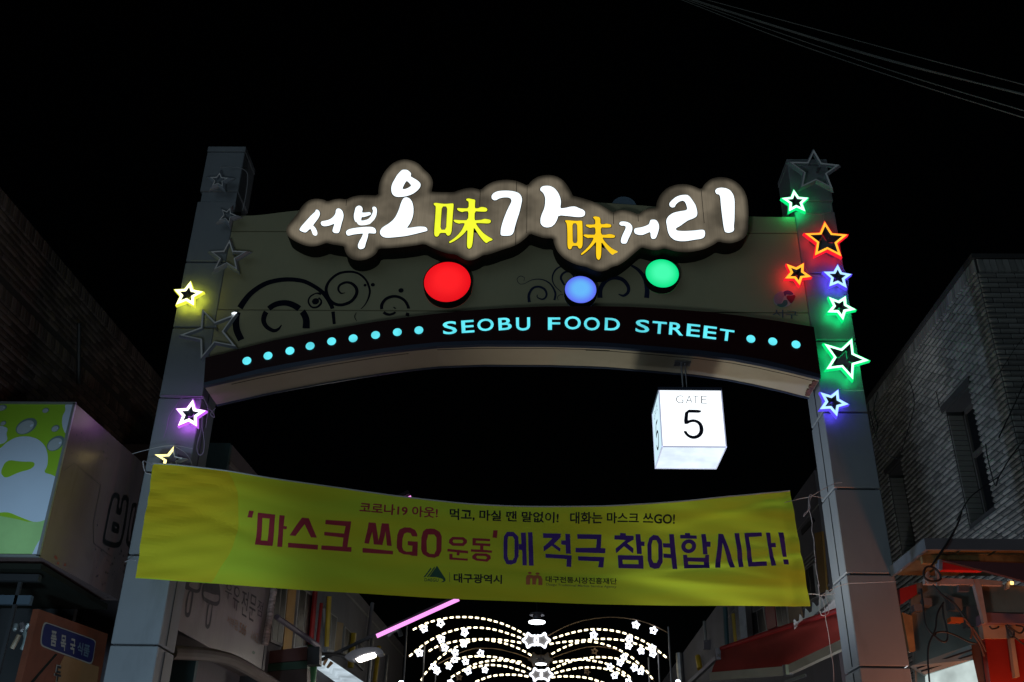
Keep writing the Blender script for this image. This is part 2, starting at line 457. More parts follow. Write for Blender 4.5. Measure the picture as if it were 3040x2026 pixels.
for s in [
 [(240,530,30),(235,460,26),(270,395,22),(330,375,20),(390,400,22),(412,450,20),(395,490,18),(360,500,14),(320,480,10),(320,455,8)],
 [(490,510,22),(500,440,20),(460,360,16),(400,315,12),(330,300,9),(260,310,7),(190,345,5),(140,345,5),(118,300,6),(150,270,6),(190,285,5),(185,320,4)],
 [(600,155,14),(510,200,16),(470,280,14),(490,360,10),(560,430,6)],
 [(690,270,24),(640,225,20),(580,240,20),(555,290,22),(590,360,20)],
 [(945,487,50),(950,400,46),(1000,320,42),(1080,285,40),(1170,305,38),(1225,370,36),(1225,430,32),(1180,465,24),(1130,450,10)],
 [(1410,487,50),(1415,400,46),(1390,290,40),(1330,210,32),(1250,160,20),(1180,130,14)],
 [(530,510,5),(520,480,6),(550,455,5),(580,455,4)],
 [(765,235,20),(790,270,18),(840,285,16),(890,295,14),(898,330,8)]]:
    ribbon('scroll', s, FE, YG, M['scroll2'], GATE, CUT)
# district emblem and letters on the right of the header
F4 = FR(2240, 400, .5102)
def flat(name, pts, frame, Y, m, parent, it=2, depth=.003, fn=None):
    l = chaikin(frame(pts), it)
    return xz_plate(name, px_loops_to_xz([l], Y), Y, depth, m, parent)
em = MB()
flat('emblem', [(165,908),(130,920),(110,950),(115,985),(150,1005),(185,1003),(215,985),(240,950),(235,930),(205,905)], F4, YG-.004, mat('emblem_white', (.55,.52,.58), .5), GATE)
flat('emblem', [(150,912),(120,930),(112,955),(122,985),(150,990),(165,960),(175,935),(165,915)], F4, YG-.009, mat('emblem_lilac', (.38,.30,.42), .5), GATE)
flat('emblem', [(165,915),(190,905),(215,912),(230,930),(205,932),(185,928),(178,945)], F4, YG-.009, mat('emblem_blue', (.03,.06,.22), .5), GATE)
flat('emblem', [(185,940),(200,935),(215,938),(235,930),(240,948),(215,985),(205,975),(188,955)], F4, YG-.009, mat('emblem_red', (.22,.02,.05), .5), GATE)
flat('emblem', [(125,988),(160,985),(170,962),(190,962),(195,985),(175,1002),(145,1003)], F4, YG-.009, mat('emblem_teal', (.03,.20,.20), .5), GATE)
M['dimblue'] = mat('dim_blue_letter', (.12, .17, .22), .35, .2)
text_quad('district_letter', '서구', [(2293, 917), (2368, 924), (2368, 948), (2293, 941)], lambda x, y: PY(x, y, YG-.01), M['dimblue'], GATE, .01)
# ------------------------------------------------------------------ big sign plate
pl = (FA([(40,1050),(55,980),(120,900),(200,800),(240,730),(300,660),(370,615),(460,600),(560,615),(608,640),(700,610),(780,602),(872,612),(930,580),(1020,558),(1130,550),(1306,558),(1305,470),(1330,350),(1390,230),(1480,130),(1580,75),(1680,60),(1790,85),(1870,130),(1930,200),(2000,260),(2040,320),(2055,390),(2045,450),(2035,498)])
 + FB([(110,508),(240,512),(400,513),(470,485),(560,460),(640,450),(720,465),(768,485),(850,415),(960,360),(1100,340),(1230,350),(1330,385),(1410,425),(1470,350),(1560,295),(1680,272),(1800,290),(1890,340),(1950,410),(2000,490),(2033,560)])
 + FC([(245,322),(340,345),(450,380),(560,425),(650,480),(705,517),(760,490),(830,485),(920,505),(1000,540),(1060,490),(1130,468),(1205,462),(1215,390),(1260,300),(1340,225),(1440,190),(1540,183),(1640,205),(1735,250),(1770,185),(1850,120),(1950,100),(2060,115),(2160,170),(2230,250),(2270,350),(2283,480),(2280,650),(2270,760),(2235,810),(2170,850),(2080,875),(2000,870),(1930,852),(1880,890),(1790,935),(1680,965),(1560,980),(1440,970),(1350,945),(1295,932),(1240,953),(1170,955),(1090,935),(1040,920),(990,960),(920,1020),(850,1080),(770,1130),(690,1150),(640,1185),(570,1203),(500,1195),(440,1170),(395,1148),(300,1130),(200,1090),(120,1040),(50,960),(15,870),(10,815)])
 + FB([(1640,1145),(1530,1110),(1445,1078),(1390,1140),(1300,1210),(1200,1260),(1080,1295),(960,1340),(860,1370),(800,1375),(740,1415),(660,1445),(580,1447),(500,1410),(430,1365),(330,1355),(200,1315),(100,1270)])
 + FA([(1935,1218),(1800,1245),(1600,1270),(1450,1280),(1310,1283),(1280,1350),(1220,1400),(1130,1440),(1030,1450),(940,1430),(880,1380),(845,1310),(838,1252),(760,1240),(660,1225),(595,1205),(520,1235),(440,1255),(350,1255),(250,1225),(150,1175),(70,1120)]))
YP = 9.74
outl = px_loops_to_xz([chaikin(pl, 1)], YP)[0]
sign = xz_plate('sign_box', [outl], YP+.004, .235, M['casing'], GATE)
def seg_d(px, pz, a, b):
    vx, vz = b[0]-a[0], b[1]-a[1]; l = vx*vx+vz*vz or 1e-9
    t = max(0, min(1, ((px-a[0])*vx+(pz-a[1])*vz)/l))
    return math.hypot(px-a[0]-vx*t, pz-a[1]-vz*t)
def inside(x, z, L):
    c = False; j = len(L)-1
    for i in range(len(L)):
        if (L[i][1] > z) != (L[j][1] > z) and x < (L[j][0]-L[i][0])*(z-L[i][1])/(L[j][1]-L[i][1])+L[i][0]: c = not c
        j = i
    return c
pts = [Vector(p) for p in outl]; n0 = len(pts)
x0 = min(p[0] for p in outl); x1 = max(p[0] for p in outl); z0 = min(p[1] for p in outl); z1 = max(p[1] for p in outl)
st = .036
gx = x0
row = 0
zz = z0
while zz < z1:
    gx = x0+(st/2 if row % 2 else 0)
    while gx < x1:
        if inside(gx, zz, outl) and min(seg_d(gx, zz, outl[i], outl[(i+1) % n0]) for i in range(n0)) > .012: pts.append(Vector((gx, zz)))
        gx += st
    zz += st*.87; row += 1
cv, ce, cf, *_ = delaunay_2d_cdt(pts, [(i, (i+1) % n0) for i in range(n0)], [], 1, 1e-5)
face = mesh('sign_face', [(v.x, YP, v.y) for v in cv], [tuple(f) for f in cf], None, sign, mats=[])
att = face.data.attributes.new('edge', 'FLOAT', 'POINT')
att.data.foreach_set('value', [min(seg_d(v.x, v.y, outl[i], outl[(i+1) % n0]) for i in range(n0)) for v in cv])
m = bpy.data.materials.new('sign_film'); m.use_nodes = True
nt = m.node_tree; N = nt.nodes; L = nt.links; b = N['Principled BSDF']
b.inputs['Base Color'].default_value = (.05, .045, .035, 1); b.inputs['Roughness'].default_value = .7; b.inputs['Specular IOR Level'].default_value = .1
at = N.new('ShaderNodeAttribute'); at.attribute_name = 'edge'
mr = N.new('ShaderNodeMapRange'); mr.interpolation_type = 'SMOOTHSTEP'; mr.inputs['From Max'].default_value = .075; mr.inputs['To Min'].default_value = .16; mr.inputs['To Max'].default_value = 1
L.new(at.outputs['Fac'], mr.inputs[0])
tc = N.new('ShaderNodeTexCoord'); nz = N.new('ShaderNodeTexNoise'); nz.inputs['Scale'].default_value = 2.6; nz.inputs['Detail'].default_value = 2
L.new(tc.outputs['Object'], nz.inputs['Vector'])
r2 = N.new('ShaderNodeMapRange'); r2.inputs['From Min'].default_value = .36; r2.inputs['From Max'].default_value = .62; r2.inputs['To Min'].default_value = .45; r2.inputs['To Max'].default_value = 1.1
L.new(nz.outputs['Fac'], r2.inputs[0])
mp = N.new('ShaderNodeMapping'); mp.inputs['Scale'].default_value = (60, 1, 1.5); L.new(tc.outputs['Object'], mp.inputs[0])
n3 = N.new('ShaderNodeTexNoise'); n3.inputs['Scale'].default_value = 1; L.new(mp.outputs[0], n3.inputs['Vector'])
r3 = N.new('ShaderNodeMapRange'); r3.inputs['To Min'].default_value = .8; r3.inputs['To Max'].default_value = 1.2; L.new(n3.outputs['Fac'], r3.inputs[0])
a1 = N.new('ShaderNodeMath'); a1.operation = 'MULTIPLY'; a2 = N.new('ShaderNodeMath'); a2.operation = 'MULTIPLY'; a3 = N.new('ShaderNodeMath'); a3.operation = 'MULTIPLY'
L.new(mr.outputs[0], a1.inputs[0]); L.new(r2.outputs[0], a1.inputs[1]); L.new(a1.outputs[0], a2.inputs[0]); L.new(r3.outputs[0], a2.inputs[1]); L.new(a2.outputs[0], a3.inputs[0]); a3.inputs[1].default_value = .16
L.new(a3.outputs[0], b.inputs['Emission Strength']); b.inputs['Emission Color'].default_value = (1, .84, .60, 1)
face.data.materials.append(m)
# seams where the box segments join
for x, y0_, y1_ in [(865, 0, 0)]: pass
for fr, x, ya, yb in ((FA, 872, 615, 700), (FB, 765, 488, 700), (FB, 1406, 428, 1075), (FB, 1262, 370, 1250), (FC, 707, 520, 650), (FC, 996, 545, 620), (FC, 1732, 255, 640)):
    (p, q) = fr([(x, ya), (x-3, yb)])
    a = PY(p[0], p[1], YP); b_ = PY(q[0], q[1], YP)
    MB().box((a.x-.003, YP-.002, b_.z), (a.x+.003, YP+.001, a.z)).build('box_seam', M['casing'], sign)
# letters of the sign
M['lw'] = glow('letter_white', (.86, .95, 1.0), 1.35, .12, 2.2)
M['ly'] = glow('letter_yellow', (.93, 1.0, .035), .98, .10, 3)
M['lo'] = glow('letter_orange', (1.0, .63, .012), 1.0, .10, 3)
LET = [
 ('lw', [FA([(450,755),(480,755),(505,785),(505,825),(480,875),(440,925),(407,970),(435,990),(460,1030),(472,1075),(462,1100),(440,1107),(410,1092),(400,1060),(385,1025),(372,1010),(345,1035),(310,1065),(270,1055),(230,1035),(228,1020),(260,975),(300,930),(345,880),(390,830),(435,790),(447,775)])]),
 ('lw', [FA([(725,760),(745,738),(780,740),(815,770),(830,820),(825,870),(805,930),(790,990),(775,1045),(760,1070),(715,1072),(685,1058),(678,1040),(690,1000),(708,940),(670,955),(620,972),(560,978),(530,965),(517,940),(528,915),(570,908),(620,897),(665,875),(705,835),(722,800)])]),
 ('lw', [FA([(1005,715),(1040,697),(1075,710),(1092,740),(1085,770),(1082,795),(1130,795),(1185,788),(1207,800),(1200,820),(1150,840),(1105,852),(1078,850),(1072,875),(1070,905),(1110,903),(1170,885),(1205,845),(1228,800),(1235,765),(1222,740),(1228,718),(1255,712),(1280,730),(1288,770),(1278,830),(1250,885),(1215,920),(1190,945),(1130,960),(1060,965),(1025,950),(1015,925),(985,910),(972,870),(972,820),(985,770),(992,735)])]),
 ('lw', [FA([(870,1045),(910,1020),(1000,1003),(1120,990),(1220,990),(1260,1010),(1277,1045),(1268,1075),(1240,1077),(1165,1070),(1165,1110),(1150,1160),(1130,1220),(1118,1270),(1090,1287),(1055,1293),(1030,1275),(1026,1240),(1045,1190),(1080,1130),(1103,1075),(1040,1080),(960,1090),(900,1107),(875,1100),(863,1070)])]),
 ('lw', [FA([(1655,207),(1700,210),(1735,235),(1757,265),(1742,297),(1790,325),(1850,360),(1885,400),(1880,440),(1840,490),(1770,540),(1670,572),(1560,577),(1510,555),(1485,510),(1482,450),(1500,390),(1530,340),(1560,285),(1600,240),(1630,212)]), FA([(1693,352),(1730,385),(1762,425),(1720,455),(1665,477),(1635,470),(1640,445),(1665,395)])]),
 ('lw', [FA([(1660,590),(1700,585),(1740,605),(1770,650),(1787,720),(1786,800),(1770,870),(1740,940),(1690,1008),(1760,1000),(1860,985),(1950,990),(1975,1015),(1978,1040),(1900,1060),(1800,1085),(1690,1110),(1560,1125),(1420,1137),(1360,1120),(1330,1085),(1328,1050),(1350,1010),(1390,980),(1450,945),(1510,895),(1550,840),(1590,750),(1610,680),(1635,620)])]),
 ('ly', [FB([(125,670),(150,660),(230,672),(290,677),(390,668),(400,680),(395,740),(385,860),(380,960),(370,1060),(350,1100),(320,1108),(300,1090),(295,1068),(210,1068),(195,1110),(165,1122),(140,1110),(133,1070),(145,900),(155,760),(155,700),(135,690)]), FB([(238,705),(315,707),(305,870),(298,1030),(217,1030),(228,850)])]),
 ('ly', [FB([(570,610),(600,600),(650,610),(697,620),(692,660),(690,737),(730,738),(760,725),(785,717),(840,727),(862,745),(855,770),(830,778),(760,776),(688,770),(685,900),(720,900),(780,895),(820,880),(860,885),(900,893),(912,910),(900,932),(870,940),(780,935),(695,933),(740,1000),(800,1070),(860,1115),(935,1158),(925,1170),(880,1185),(848,1212),(800,1170),(740,1090),(675,985),(670,1080),(660,1200),(645,1265),(615,1288),(590,1275),(582,1240),(585,1150),(592,1015),(540,1080),(470,1140),(400,1185),(345,1210),(335,1195),(390,1160),(450,1110),(510,1040),(560,935),(500,935),(475,943),(420,925),(400,905),(405,892),(440,895),(500,900),(598,900),(605,772),(550,772),(515,785),(465,765),(445,745),(455,732),(520,737),(605,738),(608,640),(580,628)])]),
 ('lw', [FB([(1040,497),(1130,493),(1220,502),(1290,525),(1325,565),(1338,615),(1325,680),(1300,790),(1270,880),(1240,980),(1225,1050),(1205,1088),(1165,1108),(1060,1108),(1042,1090),(1045,1030),(1060,960),(1090,870),(1130,770),(1170,690),(1195,640),(1185,600),(1150,583),(1085,582),(1020,597),(985,620),(950,622),(922,600),(918,565),(945,530),(990,507)])]),
 ('lw', [FB([(1585,465),(1610,437),(1660,427),(1720,430),(1780,460),(1830,520),(1860,590),(1870,650),(1857,740),(1930,732),(1999,714),(2064,711),(2116,735),(2175,757),(2201,790),(2193,831),(2152,851),(2081,851),(1987,839),(1834,825),(1815,890),(1785,945),(1740,985),(1680,995),(1630,985),(1590,945),(1588,880),(1605,820),(1640,740),(1652,680),(1655,590),(1635,535),(1610,505),(1588,490)])]),
 ('lo', [FC([(150,608),(200,610),(270,617),(345,612),(348,640),(350,730),(352,830),(350,900),(335,932),(310,935),(297,918),(292,902),(232,902),(222,935),(203,945),(182,932),(175,890),(175,780),(172,690),(165,635),(150,622)]), FC([(232,640),(288,640),(290,760),(291,875),(236,875),(234,760)])]),
 ('lo', [FC([(470,570),(500,562),(558,575),(558,655),(600,655),(625,647),(675,655),(687,672),(675,688),(620,690),(562,686),(565,777),(620,778),(665,767),(720,780),(732,795),(715,810),(650,810),(575,805),(610,860),(660,910),(705,945),(762,972),(755,980),(720,992),(702,1010),(670,985),(620,925),(568,850),(570,940),(565,1030),(550,1060),(537,1067),(515,1050),(508,1000),(508,920),(510,850),(470,900),(420,950),(370,990),(340,1010),(330,1000),(370,965),(420,915),(460,860),(485,808),(430,808),(415,813),(375,795),(360,780),(375,773),(440,777),(503,778),(500,688),(460,688),(440,695),(400,678),(385,662),(400,658),(450,660),(500,657),(498,600),(485,587)])]),
 ('lw', [FC([(778,650),(785,630),(810,622),(860,625),(905,645),(930,680),(930,720),(910,770),(885,820),(870,860),(855,878),(810,877),(795,855),(800,820),(820,770),(850,710),(855,680),(840,667),(800,668)])]),
 ('lw', [FC([(1132,630),(1140,605),(1175,600),(1210,607),(1235,645),(1243,690),(1232,740),(1215,790),(1200,818),(1160,823),(1145,800),(1142,738),(1100,755),(1050,777),(1000,775),(960,760),(950,730),(955,705),(990,697),(1040,690),(1090,673),(1125,655)])]),
 ('lw', [FC([(1360,410),(1390,375),(1440,335),(1500,315),(1570,312),(1600,335),(1640,390),(1670,440),(1688,520),(1680,560),(1640,585),(1580,605),(1530,640),(1480,675),(1440,695),(1437,715),(1450,730),(1530,735),(1650,728),(1740,717),(1770,725),(1778,760),(1770,800),(1735,820),(1650,832),(1560,848),(1480,848),(1420,835),(1370,795),(1345,740),(1335,680),(1323,610),(1350,560),(1400,525),(1460,508),(1573,490),(1565,440),(1545,390),(1515,373),(1470,390),(1437,420),(1425,450),(1395,458),(1365,440)])]),
 ('lw', [FC([(1893,265),(1910,240),(1960,228),(2020,235),(2070,260),(2105,310),(2120,370),(2120,480),(2118,600),(2110,680),(2115,720),(2095,740),(2050,752),(2010,742),(1997,700),(1985,620),(1970,500),(1960,400),(1955,330),(1940,303),(1910,300)])]),
]
def grow(loop, d):
    "offset a closed xz loop outwards by d"
    s = 1 if area2(loop) > 0 else -1
    out = []; n = len(loop)
    for i in range(n):
        a, b, c = loop[i-1], loop[i], loop[(i+1) % n]
        tx, tz = c[0]-a[0], c[1]-a[1]; l = math.hypot(tx, tz) or 1
        out.append((b[0]+s*tz/l*d, b[1]-s*tx/l*d))
    return out
for mk, loops in LET:
    it = 1
    lo = px_loops_to_xz([chaikin(l, it) for l in loops], YP-.006)
    rim = [grow(lo[0], .009)]+[grow(h, -.006) for h in lo[1:]]
    xz_plate('letter_rim', rim, YP-.004, .003, M['casing'], sign)
    xz_plate('letter', lo, YP-.011, .008, M[mk], sign)
# coloured lamp discs
def disc(cx, cy, rx, col, name, es, edgecol):
    Yd = 9.87
    P = PY(cx, cy, Yd); R = (PY(cx+rx, cy, Yd)-P).x
    ring = lambda r, y, n=48: [(P.x+r*math.cos(2*math.pi*k/n), y, P.z+r*math.sin(2*math.pi*k/n)) for k in range(n)]
    mb = MB(); n = 48
    V = ring(R*1.03, Yd)+ring(R*1.03, YG-.001)
    mb.add(V, [(k, (k+1) % n, n+(k+1) % n, n+k) for k in range(n)])
    V = ring(R*1.03, Yd)+ring(R*.99, Yd)
    mb.add(V, [(k, n+k, n+(k+1) % n, (k+1) % n) for k in range(n)])
    d = mb.build('lamp_disc', M['casing'], GATE)
    V = []; F = []
    radii = [0, .3, .6, .8, .92, 1]
    V.append((P.x, Yd-.035, P.z))
    for r in radii[1:]: V += ring(R*.995*r, Yd-.035*(1-r**2.2)+.003)
    for k in range(n): F.append((0, 1+k, 1+(k+1) % n))
    for j in range(len(radii)-2):
        for k in range(n): F.append((1+j*n+k, 1+(j+1)*n+k, 1+(j+1)*n+(k+1) % n, 1+j*n+(k+1) % n))
    m = glow(name, col, es, .08, 1.5)
    nt = m.node_tree; N = nt.nodes; L = nt.links; b = N['Principled BSDF']
    tc = N.new('ShaderNodeTexCoord'); gr = N.new('ShaderNodeVectorMath'); gr.operation = 'DISTANCE'
    org = ORG[d.name]
    L.new(tc.outputs['Object'], gr.inputs[0]); gr.inputs[1].default_value = (P.x-org.x, Yd-org.y, P.z-org.z)
    mr = N.new('ShaderNodeMapRange'); mr.interpolation_type = 'SMOOTHSTEP'; mr.inputs['From Min'].default_value = R*.35; mr.inputs['From Max'].default_value = R*1.05
    L.new(gr.outputs['Value'], mr.inputs[0])
    mx = N.new('ShaderNodeMix'); mx.data_type = 'RGBA'; L.new(mr.outputs[0], mx.inputs[0]); mx.inputs[6].default_value = (*col, 1); mx.inputs[7].default_value = (*edgecol, 1)
    L.new(mx.outputs[2], b.inputs['Emission Color'])
    mesh('lens', V, F, m, d, smooth=True)
disc(1328, 837, 70, (1.0, .012, .016), 'disc_red', 1.0, (.80, .003, .008))
disc(1723.7, 860, 47, (.14, .50, 1.0), 'disc_blue', 1.0, (.12, .16, .95))
disc(1966, 812, 49.7, (.06, 1.0, .44), 'disc_green', 1.0, (.0, .78, .25))
# lettering and dots of the band
M['cy'] = glow('band_cyan', (.13, .86, .98), .95, .18, 5)
F2 = FR(760, 440, .4465); F3 = FR(1500, 440, .4465)
YL = 9.70-.008
for ch, fr, xa, xb, ya, yb, sl in [
 ('S', F2, 1243, 1335, 1150, 1240, -4), ('E', F2, 1366, 1450, 1143, 1230, -4), ('O', F2, 1472, 1580, 1132, 1219, -4), ('B', F2, 1612, 1699, 1126, 1212, -4),
 ('U', F3, 72, 165, 1126, 1214, -1), ('F', F3, 284, 365, 1127, 1209, 0), ('O', F3, 395, 502, 1119, 1206, 0), ('O', F3, 523, 628, 1125, 1213, 1), ('D', F3, 662, 762, 1129, 1215, 3),
 ('S', F3, 867, 958, 1140, 1229, 4), ('T', F3, 978, 1072, 1151, 1238, 5), ('R', F3, 1090, 1185, 1158, 1247, 5), ('E', F3, 1207, 1295, 1168, 1257, 6), ('E', F3, 1318, 1405, 1181, 1272, 7), ('T', F3, 1425, 1520, 1202, 1287, 8)]:
    w = xb-xa; k = math.tan(math.radians(sl))*w/2
    h = (yb-ya)-abs(2*k)*.8
    cx, cy = (xa+xb)/2, (ya+yb)/2
    kx = math.tan(math.radians(sl))*h/2*.8
    q = fr([(cx-w/2+kx, cy-h/2-k), (cx+w/2+kx, cy-h/2+k), (cx+w/2-kx, cy+h/2+k), (cx-w/2-kx, cy+h/2-k)])
    text_quad('letter', ch, q, lambda x, y: PY(x, y, YL), M['cy'], band, .014)
for x, y in [(733, 1072)]+F2([(80, 1382), (226, 1349), (360, 1317), (503, 1286), (646, 1266), (795, 1244), (940, 1225), (1083, 1212)])[0:8]+[(2229, 1007), (2294, 1014.5), (2363, 1023.5)]:
    if (x, y) == (733, 1072): continue
    P = PY(x, y, YL); R = (PY(x+13, y, YL)-P).x
    mesh('light_dot', [(P.x+R*math.cos(t), YL-.003, P.z+R*math.sin(t)) for t in [2*math.pi*k/28 for k in range(28)]], [tuple(range(28))], M['cy'], band)
P = PY(733, 1072, YL); R = (PY(746, 1072, YL)-P).x
mesh('light_dot', [(P.x+R*math.cos(t), YL-.003, P.z+R*math.sin(t)) for t in [2*math.pi*k/28 for k in range(28)]], [tuple(range(28))], M['cy'], band)
# ================================================================== HANGING GATE NUMBER
CUBE = thing('gate_number_sign', 'white lit cube lantern reading GATE 5 hanging under the arch', 'sign', (1.68, 9.93, 5.35))
CY0 = 9.60
fa = PY(1957, 1158, CY0); fb = PY(2142.5, 1162.5, CY0); fc = PY(2153.8, 1329, CY0); fd = PY(1965.5, 1325, CY0)
cx0, cx1 = (fa.x+fd.x)/2, (fb.x+fc.x)/2
cz1, cz0 = (fa.z+fb.z)/2, (fc.z+fd.z)/2
CD = .63
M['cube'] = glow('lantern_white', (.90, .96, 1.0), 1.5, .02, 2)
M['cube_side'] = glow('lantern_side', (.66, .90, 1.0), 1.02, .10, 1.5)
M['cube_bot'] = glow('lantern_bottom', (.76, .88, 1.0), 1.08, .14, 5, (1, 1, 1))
mb = MB()
V = [(cx0,CY0,cz0),(cx1,CY0,cz0),(cx1,CY0+CD,cz0),(cx0,CY0+CD,cz0),(cx0,CY0,cz1),(cx1,CY0,cz1),(cx1,CY0+CD,cz1),(cx0,CY0+CD,cz1)]
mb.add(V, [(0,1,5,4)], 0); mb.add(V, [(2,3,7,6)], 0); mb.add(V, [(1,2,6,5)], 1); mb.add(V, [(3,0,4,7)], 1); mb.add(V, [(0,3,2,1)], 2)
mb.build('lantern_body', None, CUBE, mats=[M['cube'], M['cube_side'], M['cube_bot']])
MB().box((cx0-.012, CY0-.012, cz1), (cx1+.012, CY0+CD+.012, cz1+.035)).build('top_cap', M['trim'], CUBE)
mb = MB(); e = .006
for (x, y) in ((cx0, CY0), (cx1, CY0), (cx0, CY0+CD), (cx1, CY0+CD)): mb.box((x-e, y-e, cz0), (x+e, y+e, cz1))
for (xa, ya, xb, yb) in ((cx0, CY0, cx1, CY0), (cx0, CY0, cx0, CY0+CD), (cx1, CY0, cx1, CY0+CD), (cx0, CY0+CD, cx1, CY0+CD)): mb.box((xa-e, ya-e, cz0-e), (xb+e, yb+e, cz0+e))
mb.build('edge_frame', mat('lantern_edge', (.5, .52, .6), .4, 0, .1, 4, emit=(.6, .66, .9), es=.55), CUBE)
rx = PY(2030, 1140, 9.93).x
sz = zat([(p.x, p.z) for p in SB], rx)
mb = MB().tube([(rx-.012, 9.93, cz1), (rx-.012, 9.93, sz)], .010, 8).tube([(rx+.03, 9.93, cz1), (rx+.03, 9.93, sz)], .007, 8)
mb.box((rx-.09, 9.87, sz-.012), (rx+.09, 9.99, sz-.001))
mb.build('hanger_rod', M['steel'], CUBE)
fnc = lambda x, y: PY(x, y, CY0-.004)
def frm(q): return FG(q)
M['ink'] = mat('number_ink', (.012, .014, .035), .5)
for ch, xa, xb in (('G', 645, 776), ('A', 820, 942), ('T', 945, 1050), ('E', 1095, 1197)):
    text_quad('letter', ch, FG([(xa, 207+(xa-645)*.02), (xb, 209+(xb-645)*.02), (xb, 347+(xb-645)*.015), (xa, 345+(xa-645)*.015)]), fnc, M['ink'], CUBE, -.018)
five = [(808,462),(1090,467),(1093,521),(880,516),(866,522),(855,650),(866,656),(905,642),(960,635),(1020,648),(1070,675),(1105,710),(1130,765),(1139,825),(1132,875),(1105,925),(1060,962),(1010,983),(955,989),(895,975),(840,940),(800,895),(775,845),(833,845),(855,890),(900,922),(955,934),(1010,920),(1045,888),(1063,850),(1065,810),(1060,760),(1035,715),(990,690),(945,685),(895,695),(850,722),(782,719)]
xz_plate('number', px_loops_to_xz([chaikin(FG(five), 1)], CY0-.004), CY0-.006, .003, M['ink'], CUBE)
# same print on the left face (mirrors the street side)
def side_print(name, loops_uv, bold=None):
    V, F = plate(loops_uv, lambda u, v, d: (cx0-.004, CY0+CD*(1-u), cz0+(cz1-cz0)*v), 0)
    mesh(name, V, F, M['ink'], CUBE)
S5 = [[((x-395)/1090., (1115-y)/1000.) for x, y in chaikin(five, 1)]]
side_print('number', S5)
V, F, _ = text_mesh('GATE', -.018)
mesh('letter', [(cx0-.004, CY0+CD*(1-(.24+.5*u)), cz0+(cz1-cz0)*(.77+.14*v)) for u, v in V], F, M['ink'], CUBE)

# ================================================================== STAR LIGHTS
M['star_frame'] = mat('star_frame', (.36, .40, .46), .4, 0, .1, 6)
M['star_strip_off'] = mat('star_strip_off', (.97, .97, .95), .25, 0, .03, 6)
M['star_rim_dark'] = mat('star_inner', (.16, .16, .19), .45)
SG = {'green': ((.42, 1.0, .62), (.0, .92, .22)), 'red': ((1.0, .42, .03), (1.0, .010, .025)), 'blue': ((.38, .66, 1.0), (.10, .06, 1.0)), 'yellow': ((1.0, 1.0, .50), (.86, .88, .06)), 'purple': ((1.0, .80, 1.0), (.62, .12, 1.0)), 'cyan': ((.55, .95, 1.0), (.20, .5, 1.0))}
for k, (c1, c2) in SG.items():
    M['core_'+k] = glow('star_core_'+k, c1, 2.6 if k not in('red', 'blue') else 1.45, .12, 9)
    M['edge_'+k] = glow('star_edge_'+k, c2, 1.0, .12, 9)
    M['back_'+k] = glow('star_back_'+k, c2, 8 if k not in ('red',) else 6, .1, 9)
